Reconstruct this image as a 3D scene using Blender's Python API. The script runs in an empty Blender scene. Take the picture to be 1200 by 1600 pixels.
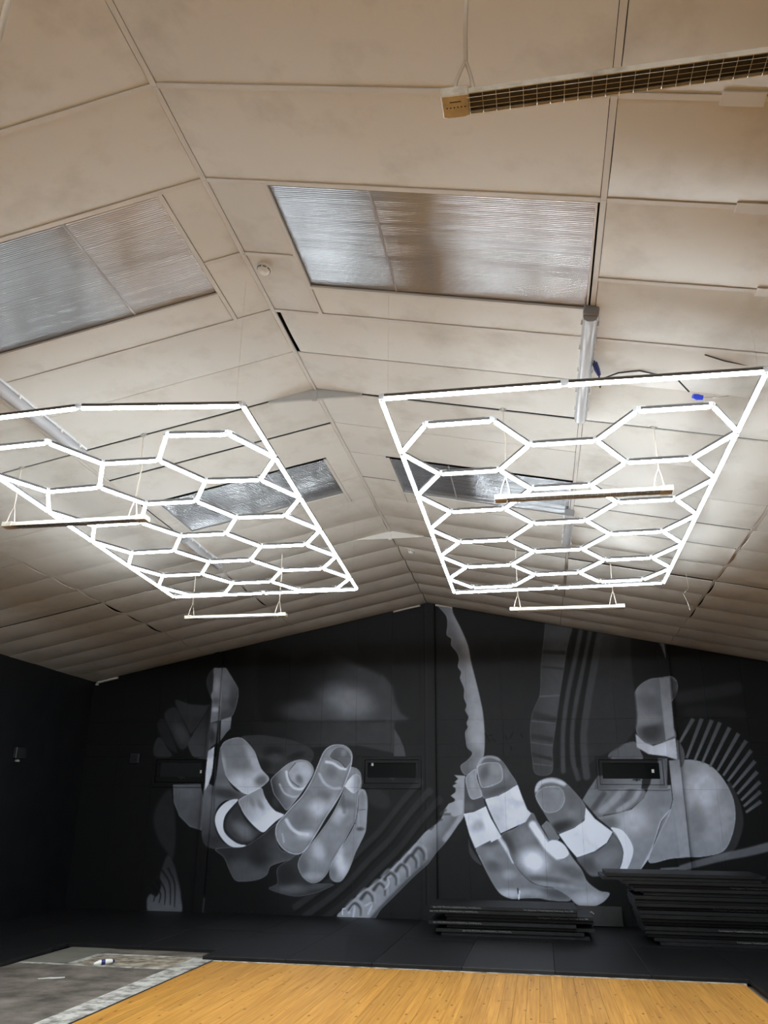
import bpy, bmesh, math, random
import numpy as np
from mathutils import Vector, Matrix, Euler

random.seed(7)
SC = bpy.context.scene
COL = SC.collection
# ---------------------------------------------------------------- camera
FPX, YAW, PITCH, ROLL = 1280.0, math.radians(10.38), math.radians(20.25), math.radians(.675)
CAM = np.array([0., 0., 1.6])
_f = np.array([-math.sin(YAW)*math.cos(PITCH), math.cos(YAW)*math.cos(PITCH), math.sin(PITCH)])
_r = np.cross(_f, [0, 0, 1]); _r /= np.linalg.norm(_r); _u = np.cross(_r, _f)
R3 = np.array([math.cos(ROLL)*_r+math.sin(ROLL)*_u, -math.sin(ROLL)*_r+math.cos(ROLL)*_u, _f])
cd = bpy.data.cameras.new('camera'); cam = bpy.data.objects.new('camera', cd); COL.objects.link(cam)
cd.sensor_fit = 'VERTICAL'; cd.sensor_height = 36.0; cd.sensor_width = 27.0; cd.lens = FPX/1600*36
cd.clip_start = .05; cd.clip_end = 100
M = Matrix(((R3[0][0], R3[1][0], -R3[2][0], 0), (R3[0][1], R3[1][1], -R3[2][1], 0), (R3[0][2], R3[1][2], -R3[2][2], 1.6), (0, 0, 0, 1)))
cam.matrix_world = M
SC.camera = cam
# ---------------------------------------------------------------- world, exposure
wd = bpy.data.worlds.new('night'); SC.world = wd; wd.use_nodes = True
wd.node_tree.nodes['Background'].inputs[0].default_value = (.012, .015, .022, 1)
wd.node_tree.nodes['Background'].inputs[1].default_value = .3
SC.view_settings.view_transform = 'Standard'; SC.view_settings.look = 'None'
SC.view_settings.gamma = 1; SC.view_settings.use_curve_mapping = False
SC.view_settings.exposure = 0.0
TUBE_POWER = 55.0          # radiance of the tube diffusers
TUBE_COLOUR = (.87, .955, 1.0)
PAINT_GAIN = 1.78
# room: X right, Y to the mural wall, Z up (metres)
XR, ZR, SL, YW = -1.8, 5.18, .2089, 14.3      # ridge x, ridge height, roof slope, mural wall
HALF = 6.3
XL, XRT, YB = XR-HALF, XR+HALF, -9.0

def survey(P):
    """where the measured photograph sees a point of the room"""
    q = (np.asarray(P, float)-CAM)@R3.T
    return 600+FPX*q[..., 0]/q[..., 2], 800-FPX*q[..., 1]/q[..., 2]
# ---------------------------------------------------------------- helpers
class MB:
    """collects shapes, links them as ONE mesh object"""
    def __init__(s): s.v, s.f, s.m = [], [], []; s.smooth = set()
    def add(s, vs, fs, mi=0, smooth=False):
        o = len(s.v); s.v += [tuple(map(float, p)) for p in vs]
        for f in fs:
            if smooth: s.smooth.add(len(s.f))
            s.f.append([o+i for i in f]); s.m.append(mi)
    def box(s, lo, hi, mi=0, mat=None):
        x0, y0, z0 = lo; x1, y1, z1 = hi
        vs = [(x0,y0,z0),(x1,y0,z0),(x1,y1,z0),(x0,y1,z0),(x0,y0,z1),(x1,y0,z1),(x1,y1,z1),(x0,y1,z1)]
        if mat is not None: vs = [tuple(mat@Vector(p)) for p in vs]
        s.add(vs, [(0,3,2,1),(4,5,6,7),(0,1,5,4),(1,2,6,5),(2,3,7,6),(3,0,4,7)], mi)
    def cbox(s, lo, hi, b, mi=0):
        """box with chamfered edges"""
        bm = bmesh.new(); bmesh.ops.create_cube(bm, size=1)
        for v in bm.verts: v.co = Vector([lo[i]+(v.co[i]+.5)*(hi[i]-lo[i]) for i in range(3)])
        bmesh.ops.bevel(bm, geom=bm.edges[:], offset=b, segments=1, affect='EDGES', profile=.5)
        s.bm(bm, mi); bm.free()
    def bm(s, bm, mi=0, smooth=False):
        bm.verts.index_update()
        s.add([v.co for v in bm.verts], [[v.index for v in f.verts] for f in bm.faces], mi, smooth)
    def prism(s, prof, a, b, axis='X', mi=0, caps=True, smooth=False):
        """profile (p,q) swept from a to b along an axis; X: (y,z), Y: (x,z), Z: (x,y)"""
        def P(t, p, q): return {'X': (t, p, q), 'Y': (p, t, q), 'Z': (p, q, t)}[axis]
        n = len(prof); vs = [P(a, *k) for k in prof]+[P(b, *k) for k in prof]
        s.add(vs, [(i, (i+1) % n, n+(i+1) % n, n+i) for i in range(n)], mi, smooth)
        if caps: s.add(vs, [tuple(range(n))[::-1], tuple(range(n, 2*n))], mi)
    def tube(s, pts, r, n=6, mi=0, caps=True):
        pts = [Vector(p) for p in pts]; rings = []; N = len(pts)
        t0 = (pts[1]-pts[0]).normalized(); ref = Vector((0,0,1)) if abs(t0.z) < .9 else Vector((1,0,0))
        for i, p in enumerate(pts):
            t = (pts[min(i+1, N-1)]-pts[max(i-1, 0)]).normalized()
            a = t.cross(ref).normalized(); b = t.cross(a)
            rr = r[i] if isinstance(r, (list, tuple)) else r
            rings.append([p+a*rr*math.cos(2*math.pi*k/n)+b*rr*math.sin(2*math.pi*k/n) for k in range(n)])
        vs = [q for g in rings for q in g]
        fs = [(i*n+k, i*n+(k+1) % n, (i+1)*n+(k+1) % n, (i+1)*n+k) for i in range(N-1) for k in range(n)]
        s.add(vs, fs, mi, True)
        if caps: s.add(vs, [tuple(range(n))[::-1], tuple((N-1)*n+k for k in range(n))], mi)
    def lathe(s, prof, c=(0,0,0), n=20, mi=0, axis=None):
        vs = [(c[0]+r*math.cos(2*math.pi*k/n), c[1]+r*math.sin(2*math.pi*k/n), c[2]+z) for r, z in prof for k in range(n)]
        if axis is not None: vs = [tuple(axis@Vector(p)) for p in vs]
        fs = [(i*n+k, i*n+(k+1) % n, (i+1)*n+(k+1) % n, (i+1)*n+k) for i in range(len(prof)-1) for k in range(n)]
        s.add(vs, fs, mi, True); s.add(vs, [tuple(range(n))[::-1], tuple((len(prof)-1)*n+k for k in range(n))], mi)
    def mesh(s, name, mats):
        me = bpy.data.meshes.new(name); me.from_pydata(s.v, [], s.f)
        for m in (mats if isinstance(mats, (list, tuple)) else [mats]): me.materials.append(m)
        me.polygons.foreach_set('material_index', s.m)
        sm = np.zeros(len(s.f), bool); sm[list(s.smooth)] = True; me.polygons.foreach_set('use_smooth', sm)
        me.validate(); me.update()
        bm = bmesh.new(); bm.from_mesh(me); bmesh.ops.recalc_face_normals(bm, faces=bm.faces[:]); bm.to_mesh(me); bm.free()
        return me
    def build(s, name, mats, parent=None, loc=None): return link(name, s.mesh(name, mats), parent, loc)

def link(name, me, parent=None, loc=None):
    o = bpy.data.objects.new(name, me); COL.objects.link(o)
    if parent is not None: o.parent = parent
    if loc is not None: o.location = loc
    return o
def empty(name, loc=(0,0,0), rz=0.):
    o = bpy.data.objects.new(name, None); COL.objects.link(o); o.location = loc; o.rotation_euler = (0,0,rz); o.empty_display_size = .1
    return o
def tag(o, label, cat, group=None, kind=None):
    o['label'] = label; o['category'] = cat
    if group: o['group'] = group
    if kind: o['kind'] = kind
    return o
def structure(o): o['kind'] = 'structure'; return o
def copy_tree(o, parent=None):
    c = o.copy(); COL.objects.link(c); c.parent = parent
    for ch in list(o.children): copy_tree(ch, c)
    return c

def lin(v): v /= 255.; return v/12.92 if v <= .04045 else ((v+.055)/1.055)**2.4
def rgb(r, g, b): return (lin(r), lin(g), lin(b), 1)
MATS = {}
def mat(name, col, rough=.5, metal=0., spec=.5, **kw):
    m = bpy.data.materials.new(name); m.use_nodes = True; nt = m.node_tree; b = nt.nodes['Principled BSDF']
    b.inputs['Base Color'].default_value = col if len(col) == 4 else (*col, 1)
    b.inputs['Roughness'].default_value = rough; b.inputs['Metallic'].default_value = metal; b.inputs['Specular IOR Level'].default_value = spec
    for k, v in kw.items(): b.inputs[k.replace('_', ' ')].default_value = v
    MATS[name] = m; return m
def N(nt, t, **kw):
    n = nt.nodes.new(t)
    for k, v in kw.items():
        if hasattr(n, k): setattr(n, k, v)
        else: n.inputs[k].default_value = v
    return n
def mottle(m, scale=(1,1,1), c0=None, c1=None, lo=.35, hi=.7, noise=3., detail=6., bump=0., fine=0., coord='Object', rand=0.):
    """blend two colours by noise, optional fine bump and per-object tone"""
    nt = m.node_tree; L = nt.links.new; b = nt.nodes['Principled BSDF']
    tc = N(nt, 'ShaderNodeTexCoord'); mp = N(nt, 'ShaderNodeMapping'); mp.inputs['Scale'].default_value = scale
    L(tc.outputs[coord], mp.inputs[0])
    n = N(nt, 'ShaderNodeTexNoise'); n.inputs['Scale'].default_value = noise; n.inputs['Detail'].default_value = detail; n.inputs['Roughness'].default_value = .62
    L(mp.outputs[0], n.inputs[0])
    r = N(nt, 'ShaderNodeValToRGB'); r.color_ramp.elements[0].position = lo; r.color_ramp.elements[1].position = hi
    r.color_ramp.elements[0].color = c0; r.color_ramp.elements[1].color = c1; L(n.outputs[0], r.inputs[0]); out = r.outputs[0]
    if rand:
        oi = N(nt, 'ShaderNodeObjectInfo'); mr = N(nt, 'ShaderNodeMapRange'); mr.inputs[3].default_value = 1-rand; mr.inputs[4].default_value = 1+rand
        L(oi.outputs['Random'], mr.inputs[0]); hs = N(nt, 'ShaderNodeHueSaturation'); L(mr.outputs[0], hs.inputs['Value']); L(out, hs.inputs['Color']); out = hs.outputs[0]
    L(out, b.inputs['Base Color'])
    if bump:
        n2 = N(nt, 'ShaderNodeTexNoise'); n2.inputs['Scale'].default_value = fine or noise*12; n2.inputs['Detail'].default_value = 4; L(mp.outputs[0], n2.inputs[0])
        bp = N(nt, 'ShaderNodeBump'); bp.inputs['Strength'].default_value = bump; bp.inputs['Distance'].default_value = .01
        L(n2.outputs[0], bp.inputs['Height']); L(bp.outputs[0], b.inputs['Normal'])
    return m

CEIL = mottle(mat('ceiling_paint', (.6,.57,.52), .55), (1,1,1), (.525,.50,.455,1), (.64,.625,.59,1), .28, .5, 2.4, 10, bump=.05, fine=9, rand=.035)
STRIP = mat('strip_paint', (.60,.58,.55), .5)
DECK = mat('roof_void', (.012,.011,.01), .9)
BLACKPAINT = mottle(mat('black_paint', (.012,.013,.015), .42), (1,1,1), (.004,.0045,.0055,1), (.009,.0095,.011,1), .3, .7, 2.5, 6, bump=.04)
STEEL = mat('grey_steel_paint', (.42,.42,.41), .5)
CREAM = mottle(mat('cream_enamel', (.72,.69,.62), .35), (1,1,1), (.36,.31,.24,1), (.62,.58,.5,1), .3, .55, 9, 6)
RUST = mottle(mat('dark_heating_panel', (.04,.03,.025), .5), (1,1,1), (.012,.0115,.0125,1), (.03,.026,.025,1), .35, .65, 14, 5)
BRIGHTWIRE = mat('bright_wire', (.62,.6,.56), .35, 1.)
DARK = mat('dark_plastic', (.02,.02,.022), .45)
WHITEPL = mat('white_plastic', (.78,.77,.74), .4)
GREYPL = mat('grey_plastic', (.22,.22,.23), .45)
BLUEPL = mat('blue_plastic', (.01,.015,.12), .4)
ALU = mat('dark_aluminium', (.16,.16,.165), .4, .6)
JOINT = mat('clear_joint_plastic', (.8,.82,.84), .3, Transmission_Weight=.25)
CORDM = mat('pale_cord', (.72,.66,.58), .6)
RUBBER = mottle(mat('black_rubber', (.013,.013,.014), .5, 0, .35), (1,1,1), (.0045,.0046,.005,1), (.0105,.0106,.0115,1), .3, .7, 5, 8, bump=.12, fine=160, rand=.18)
RUBBER2 = mottle(mat('worn_rubber', (.03,.03,.032), .5), (1,1,1), (.009,.009,.0098,1), (.02,.0205,.022,1), .3, .7, 5, 8, bump=.12, fine=160)
LETTER = mat('grey_lettering', (.26,.26,.26), .6)
GLASS = mat('dark_window_glass', (.006,.008,.009), .06)
CLEAR = mat('clear_cover', (.87,.88,.93), .16, Transmission_Weight=.66, IOR=1.45)
TRAY = mat('white_gear_tray', (.74,.75,.79), .4)
# ---------------------------------------------------------------- the painted mural
# a scalar grey canvas (0..255 paint value) over the back wall; SS canvas cells per survey unit
MX0, MY0, MX1, MY1, SS = 196, 925, 1204, 1452, 1.5
MW, MH = int((MX1-MX0)*SS), int((MY1-MY0)*SS)
canvas = np.full((MH, MW), 16.0, np.float32)

def spline(pts, n=6, closed=True):
    P = np.array(pts, float); N = len(P); out = []
    for i in range(N if closed else N-1):
        p1, p2 = P[i], P[(i+1) % N]
        p0 = P[i-1] if (closed or i > 0) else p1
        p3 = P[(i+2) % N] if (closed or i+2 < N) else p2
        d1, d2 = (p2-p0)*.5, (p3-p1)*.5
        L = np.hypot(*(p2-p1))
        for d in (d1, d2):
            q = np.hypot(*d)
            if q > L and q > 0: d *= L/q
        for k in range(n):
            t = k/n
            out.append((2*t**3-3*t*t+1)*p1+(t**3-2*t*t+t)*d1+(-2*t**3+3*t*t)*p2+(t**3-t*t)*d2)
    if not closed: out.append(P[-1])
    return np.array(out)

class Sheet:
    """maps tracing-sheet units to survey units"""
    def __init__(s, ox, oy, k): s.ox, s.oy, s.k = ox, oy, k
    def __call__(s, pts): return [(s.ox+x/s.k, s.oy+y/s.k) for x, y in pts]

def window(P, pad):
    a = np.floor((P.min(0)-pad-(MX0, MY0))*SS).astype(int); b = np.ceil((P.max(0)+pad-(MX0, MY0))*SS).astype(int)
    x0, y0 = max(a[0], 0), max(a[1], 0); x1, y1 = min(b[0], MW), min(b[1], MH)
    if x1 <= x0 or y1 <= y0: return None
    X, Y = np.meshgrid(MX0+(np.arange(x0, x1)+.5)/SS, MY0+(np.arange(y0, y1)+.5)/SS)
    return slice(y0, y1), slice(x0, x1), X, Y

def sdist(P, X, Y, closed=True):
    d = np.full(X.shape, 1e9); ins = np.zeros(X.shape, bool)
    Q = np.roll(P, -1, 0) if closed else P[1:]
    for (ax, ay), (bx, by) in zip(P, Q):
        ex, ey = bx-ax, by-ay; L = ex*ex+ey*ey
        if L < 1e-12: continue
        t = np.clip(((X-ax)*ex+(Y-ay)*ey)/L, 0, 1)
        d = np.minimum(d, (X-ax-t*ex)**2+(Y-ay-t*ey)**2)
        if closed and ay != by:
            c = ((ay > Y) != (by > Y)) & (X < ex*(Y-ay)/(by-ay)+ax); ins ^= c
    d = np.sqrt(d)
    return np.where(ins, -d, d) if closed else d

def poly(S, pts, v, soft=1.0, grad=None, blobs=(), lines=(), rim=None, core=None, smooth=True, a=1.0):
    """filled shape; grad=(x0,y0,v0,x1,y1,v1); blobs (x,y,rx,ry,deg,v[,strength]); lines (pts,width,v[,strength]); rim=(v,width); core=(edge v,width)"""
    P = np.array(S(pts)); P = spline(P) if smooth else P
    w = window(P, soft+2)
    if w is None: return
    ys, xs, X, Y = w; sd = sdist(P, X, Y)
    val = np.full(X.shape, float(v))
    if grad:
        (ax, ay), (bx, by) = S([grad[0:2]])[0], S([grad[3:5]])[0]
        t = np.clip(((X-ax)*(bx-ax)+(Y-ay)*(by-ay))/((bx-ax)**2+(by-ay)**2), 0, 1); t = t*t*(3-2*t)
        val = grad[2]+(grad[5]-grad[2])*t
    if core:
        t = np.clip(-sd/core[1], 0, 1); t = t*t*(3-2*t); val = core[0]+(val-core[0])*t
    for b in blobs:
        bx, by = S([b[:2]])[0]; an = math.radians(b[4]); c, s = math.cos(an), math.sin(an)
        u = ((X-bx)*c+(Y-by)*s)/(b[2]/S.k); q = (-(X-bx)*s+(Y-by)*c)/(b[3]/S.k)
        t = np.clip(1.5-np.sqrt(u*u+q*q), 0, 1.2)/1.2; t = t*t*(3-2*t)*(b[6] if len(b) > 6 else .9)
        val = val+(b[5]-val)*t
    for l in lines:
        d = sdist(spline(S(l[0]), 6, False), X, Y, False)
        t = np.clip(1.3-d/(l[1]/S.k*.5), 0, 1); t = t*t*(3-2*t)*(l[3] if len(l) > 3 else .9)
        val = val+(l[2]-val)*t
    if rim:
        t = np.clip(1+sd/(rim[1]*1.7), 0, 1); val = val+(rim[0]+18-val)*t
    m = np.clip(.5-sd/soft, 0, 1)
    if soft > 3: m = m*m*(3-2*m)
    m *= a
    canvas[ys, xs] = canvas[ys, xs]*(1-m)+val*m

def stroke(S, pts, width, v, soft=2.0, a=1.0, taper=None):
    P = spline(S(pts), 6, False); w = window(P, width/S.k+soft+2)
    if w is None: return
    ys, xs, X, Y = w
    if taper:
        m = np.zeros(X.shape); n = len(P)
        for i in range(n-1):
            t0 = (i+.5)/(n-1); h = (width+(taper-width)*t0)/S.k*.5
            m = np.maximum(m, np.clip((h-sdist(P[i:i+2], X, Y, False))/soft+.5, 0, 1))
    else:
        m = np.clip((width/S.k*.5-sdist(P, X, Y, False))/soft+.5, 0, 1)
    m = m*m*(3-2*m)*a
    canvas[ys, xs] = canvas[ys, xs]*(1-m)+v*m

A = Sheet(220, 1020, 3.); B = Sheet(460, 920, 3.); CC = Sheet(700, 1130, 3.75); D = Sheet(800, 930, 3.)
A2 = Sheet(310, 1030, 7.5); A3 = Sheet(320, 1170, 6.667); A4 = Sheet(410, 1150, 6.4); B4 = Sheet(480, 1220, 4.615); B5 = Sheet(650, 930, 5.0); C6 = Sheet(715, 1170, 6.4)

def paint_mural():
    poly(B, [(-220,60),(0,40),(1150,60),(1700,120),(1700,1100),(1200,1500),(700,1560),(-60,1540),(-200,1100)], 27, soft=70, smooth=False)
    poly(B, [(612,50),(652,50),(668,1500),(625,1500)], 26, smooth=False); stroke(B, [(613,60),(626,1480)], 5, 36, soft=1.5, a=.7); stroke(B, [(655,60),(670,1450)], 9, 9, soft=2); stroke(B, [(606,60),(619,1480)], 8, 12, soft=2)  # middle post: pale edge line, side shadows painted in as dark lines
    # soft cloud behind the left hand
    poly(B, [(-160,300),(0,330),(120,290),(230,325),(330,370),(410,405),(455,455),(470,520),(495,580),(530,612),(300,625),(0,625),(-160,610)], 46, soft=12, grad=(60,330,16,260,470,56), blobs=[(250,530,130,80,12,104),(60,570,130,46,0,66,.8)])
    poly(B, [(410,400),(455,455),(470,520),(495,580),(530,612),(430,625),(380,500)], 58, soft=1.5, smooth=False, a=.6)
    poly(B, [(-150,630),(470,625),(466,770),(300,735),(200,735),(60,745),(-150,725)], 47, soft=4, smooth=False, grad=(-150,640,28,250,640,52))
    poly(B, [(468,655),(495,700),(512,740),(522,787),(466,785)], 66, smooth=False)
    # dark oval behind the left hand
    poly(A2, [(500,910),(620,890),(760,890),(900,910),(1060,940),(1200,985),(1330,1060),(1350,1150),(1200,1330),(800,1330),(690,1130),(600,980)], 50, soft=1.2, blobs=[(880,1080,120,70,0,30),(900,1160,90,60,0,62),(1150,1130,110,40,-20,30,.8),(760,1250,90,80,0,28)])
    # strands below the left hand
    for o, v in (((-20,-20),44),((50,45),46),((120,110),42)):
        stroke(B4, [(830+o[0],30+o[1]),(700+o[0],190+o[1]),(560+o[0],370+o[1]),(400+o[0],530+o[1]),(250+o[0],690+o[1]),(120+o[0],800+o[1]),(-60+o[0],930+o[1])], 56, v, soft=5, a=.85)
        stroke(B4, [(830+o[0],75+o[1]),(700+o[0],225+o[1]),(560+o[0],405+o[1]),(400+o[0],565+o[1]),(250+o[0],725+o[1]),(120+o[0],835+o[1]),(-60+o[0],965+o[1])], 20, 16, soft=4, a=.8)
    # faint shapes left of the left pillar
    poly(A, [(160,225),(230,240),(300,245),(325,245),(240,380),(215,345)], 46, soft=3)
    poly(A, [(110,290),(160,255),(205,330),(235,410),(190,455),(150,390)], 42, soft=4, blobs=[(190,380,30,60,-30,60)])
    poly(A, [(75,340),(105,310),(150,400),(170,470),(115,430)], 34, soft=4)
    poly(A, [(65,420),(90,395),(120,440),(145,485),(65,485)], 44, soft=2)
    poly(A, [(345,150),(325,240),(290,310),(245,380),(222,430),(240,480),(262,492),(320,492)], 46, soft=1.2, grad=(320,200,30,240,430,58))
    poly(A, [(140,640),(85,695),(58,780),(80,870),(125,940),(150,965),(165,880),(160,760)], 36, soft=7)
    poly(A, [(152,618),(280,616),(296,700),(285,832),(230,815),(180,765),(155,700)], 76, blobs=[(215,650,70,35,0,92,.6),(280,780,50,60,0,62,.6)], smooth=False, rim=(88,1.0))
    poly(A, [(125,950),(155,990),(172,1050),(188,1140),(182,1228),(45,1228),(28,1160),(45,1130),(75,1140),(95,1090),(90,1040)], 66, soft=3, grad=(120,1000,46,120,1200,82))
    for q in ([(100,1020),(135,1080),(138,1180)],[(78,1050),(112,1110),(112,1180)],[(60,1075),(92,1130),(86,1170)],[(128,1010),(158,1080),(158,1190)],[(40,1100),(66,1130),(60,1165)]):
        stroke(A, q, 9, 22, soft=2.5, taper=3)
    # raised thumb left: round back, top, neck
    poly(A2, [(190,110),(130,150),(95,230),(95,300),(120,390),(160,470),(200,300)], 52, soft=1.2)
    poly(A2, [(150,430),(190,330),(180,110),(240,103),(320,103),(355,150),(410,240),(460,330),(470,400),(460,480),(430,590),(390,670),(320,700),(255,715),(230,690)], 82, grad=(200,300,104,460,520,64), blobs=[(320,370,50,110,0,100,.7),(420,520,60,60,-30,58,.8),(300,560,70,60,0,92,.5),(330,620,90,30,-20,70,.6)], rim=(96,.8))
    poly(A2, [(265,715),(390,675),(375,815),(330,860),(280,930),(255,960)], 104, grad=(260,720,120,340,860,92), smooth=False)
    # thumb pad
    poly(A3, [(165,0),(200,-70),(290,-110),(375,-115),(450,-60),(520,30),(550,110),(590,210),(670,315),(590,400),(520,440),(425,475),(330,410),(250,330),(190,220),(160,110)], 112, grad=(300,80,104,420,400,156), blobs=[(380,130,130,100,20,98,.8),(500,100,50,160,-25,150,.7),(590,330,80,60,-30,88,.9),(180,150,40,120,-10,148,.6),(420,360,120,60,20,164,.6)], rim=(150,.8))
    # left palm
    poly(A, [(345,620),(372,440),(380,500),(400,580),(440,640),(490,665),(450,695),(400,692),(360,725),(345,780),(355,840),(390,890),(440,912),(360,922),(300,900),(285,840),(292,700),(302,610)], 74, grad=(300,650,92,350,900,56), blobs=[(400,660,70,25,10,52,.9),(330,880,60,30,0,46,.8)])
    poly(A, [(440,910),(500,900),(575,850),(640,800),(632,860),(660,925),(740,945),(705,968),(610,1000),(590,1042),(540,1066),(450,1070),(420,1030),(390,960),(350,920)], 58, grad=(420,930,44,520,1060,74), blobs=[(560,950,60,60,0,36,.9),(460,1010,60,40,0,74,.7),(650,930,80,40,0,62,.6)], rim=(84,.8))
    poly(A, [(640,1010),(700,968),(740,945),(750,1010),(790,1075),(870,1082),(905,1088),(830,1122),(740,1142),(670,1132),(600,1105),(640,1080)], 50, blobs=[(710,1108,80,26,0,84),(680,1040,50,50,0,34,.8),(830,1095,60,14,-8,72,.8)], rim=(70,.8))
    # crescent of plaster and the shadowed base of the thumb
    poly(A3, [(345,535),(280,530),(200,570),(130,650),(105,740),(130,850),(190,950),(270,1015),(350,1028),(430,1008),(340,980),(250,920),(200,850),(195,760),(230,670)], 172, blobs=[(150,760,50,150,0,182,.6),(280,560,60,30,0,150,.5)])
    poly(A3, [(350,545),(385,620),(430,710),(500,790),(610,865),(560,925),(500,970),(410,1000),(330,980),(250,920),(200,850),(195,760),(230,670)], 60, core=(36,7), blobs=[(400,850,130,70,40,100,.8),(330,640,50,90,20,46,.6)], lines=[([(355,560),(400,680),(480,780),(560,840)],14,18)])
    # plaster on the thumb
    poly(A3, [(352,540),(420,490),(520,435),(590,410),(625,500),(680,590),(740,650),(825,685),(740,755),(680,810),(615,868),(560,845),(480,770),(410,680),(370,600)], 140, grad=(430,500,118,680,760,176), blobs=[(580,580,30,60,-30,112,.9),(490,560,25,70,-20,110,.8),(460,640,60,60,40,142,.7)], rim=(170,.8))
    # fingertip behind, dark gap
    poly(A3, [(595,405),(690,310),(800,230),(860,420),(850,660),(820,682),(740,650),(680,590),(625,500)], 36, blobs=[(740,560,40,60,-20,58,.7)], smooth=False)
    poly(A3, [(690,320),(770,235),(860,160),(960,118),(1050,120),(1110,160),(1135,220),(1120,280),(1060,380),(1000,470),(930,560),(860,640),(820,610),(770,540),(720,470),(700,400)], 108, grad=(690,440,54,880,400,122), lines=[([(850,240),(870,330),(920,400),(1000,420),(1080,370)],34,172),([(780,370),(830,460),(920,500),(990,490)],26,150,.8)], blobs=[(840,570,80,60,0,88,.7)], rim=(140,.8))
    poly(A3, [(940,145),(1050,140),(1105,190),(1115,250),(1090,330),(1030,395),(980,400),(900,340),(870,270),(890,210)], 138, blobs=[(1050,230,55,80,-30,158,.7),(985,320,36,50,-30,92,.8),(940,200,50,30,-30,132,.6)], lines=[([(945,148),(890,210),(868,260),(900,335),(980,395)],12,56,.8),([(945,140),(1050,132),(1112,185),(1122,260)],9,84,.8)])
    # ring and little finger
    poly(A4, [(970,540),(1000,530),(1030,550),(1050,620),(1050,720),(1040,880),(1030,960),(980,1070),(930,1170),(890,1280),(850,1370),(790,1450),(730,1460),(680,1420),(670,1350),(700,1250),(730,1150),(800,1090),(860,1000),(920,880),(940,750),(955,620)], 104, grad=(900,1000,112,1040,1000,128), blobs=[(790,1260,75,150,-8,166),(1000,640,35,100,0,104,.7),(860,1170,50,120,10,118,.8),(980,930,40,20,0,60,.7),(700,1390,40,70,20,98,.7)], lines=[([(960,560),(950,740),(925,880)],16,64),([(965,740),(1030,735)],10,70,.7),([(960,590),(1000,540),(1040,600)],12,142,.6),([(960,780),(965,900)],24,134,.6)], rim=(132,.6))
    poly(A4, [(860,320),(930,320),(975,360),(990,420),(990,500),(960,580),(945,740),(920,860),(870,960),(800,1090),(740,1190),(690,1280),(650,1370),(590,1440),(520,1470),(450,1450),(390,1390),(355,1290),(390,1190),(500,1060),(600,930),(700,780),(790,600),(830,480)], 112, core=(96,4), blobs=[(560,1150,70,110,-10,152),(770,790,60,100,35,150,.8),(840,680,90,50,10,90,.8),(540,1290,110,70,0,118,.6),(700,1000,110,110,20,112,.6),(400,1290,60,110,0,86,.8),(510,1400,100,40,0,138,.7)], rim=(148,.7), lines=[([(820,760),(800,600)],50,80,.5)])
    poly(A4, [(900,395),(935,380),(975,400),(985,460),(965,530),(920,575),(890,565),(820,505),(850,450)], 140, grad=(850,480,176,980,480,112), smooth=False, rim=(150,.5))
    # long index finger
    poly(A4, [(600,180),(640,125),(700,92),(770,85),(840,105),(890,160),(900,230),(880,330),(840,440),(800,550),(720,690),(640,810),(570,930),(490,1060),(430,1140),(380,1178),(310,1180),(220,1140),(155,1060),(130,960),(150,870),(220,790),(300,700),(400,590),(490,440),(550,300)], 116, core=(98,6),
         blobs=[(690,370,60,60,20,98,.9),(610,600,90,60,30,96,.9),(540,730,120,90,-30,158,.85),(380,830,130,110,-40,98,.9),(440,990,100,50,0,160,.7),(700,680,60,90,30,150,.6),(220,990,90,120,-10,122,.8),(330,1090,110,50,20,112,.8),(480,550,60,90,30,112,.6)],
         lines=[([(640,260),(700,270),(780,320),(830,330)],36,172,.9),([(570,380),(620,470),(700,520),(780,520)],34,152,.8),([(240,840),(290,920),(360,970),(450,985)],44,170,.9),([(200,980),(215,1060)],22,150,.7)], rim=(176,1.0))
    poly(A4, [(690,160),(740,115),(800,110),(860,150),(890,210),(880,270),(830,325),(770,270),(700,235),(668,205)], 92, blobs=[(810,170,30,40,20,122,.7),(740,190,50,50,0,80,.7)], lines=[([(690,225),(760,245),(830,315)],10,66)], rim=(150,.5))
    poly(B4, [(440,60),(520,60),(590,120),(600,180),(540,200),(450,160)], 46, soft=10, a=.7)
    # lower tape
    poly(B4, [(1075,40),(1130,40),(1135,240),(1080,330),(1010,430),(930,520),(870,600),(780,680),(680,780),(600,860),(530,930),(470,1005),(240,1010),(215,970),(260,925),(320,870),(380,810),(500,730),(600,640),(700,540),(780,450),(850,370),(905,330),(960,280),(1000,200),(1060,150)], 112, grad=(900,700,68,700,560,124), soft=1.2,
         lines=[([(1120,60),(1120,240),(1000,420)],60,140,.7),([(930,560),(760,700),(560,900),(450,1020)],50,62,.8)], rim=(96,.7))
    for x, y in ((345,880),(430,800),(520,735),(600,660),(680,600),(745,535),(800,480)):
        stroke(B4, [(x-60,y+30),(x-10,y-20),(x+50,y+10),(x+60,y+80)], 24, 142, soft=5, a=.6, taper=8)
        stroke(B4, [(x-40,y+50),(x,y+5),(x+38,y+40),(x+40,y+90)], 24, 44, soft=5, a=.8, taper=5)
    for q in ([(300,950),(340,900),(330,1000)],[(420,900),(470,880),(440,960)],[(560,780),(590,740),(580,700),(600,690)]):
        stroke(B4, q, 12, 164, soft=3, a=.7)
    stroke(B4, [(255,965),(255,925),(275,920)], 6, 190, soft=1)
    poly(B4, [(1135,-5),(1085,-12),(1062,10),(1100,25),(1052,42),(1092,68),(1035,108),(1078,142),(1020,165),(985,215),(1060,260),(1120,240)], 128, smooth=False, blobs=[(1110,120,40,120,0,146,.7)])
    for q in ([(1000,210),(960,240),(1030,240)],[(940,290),(970,280)],[(910,330),(890,350)]):
        stroke(B4, q, 14, 60, soft=3, a=.7)
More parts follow.
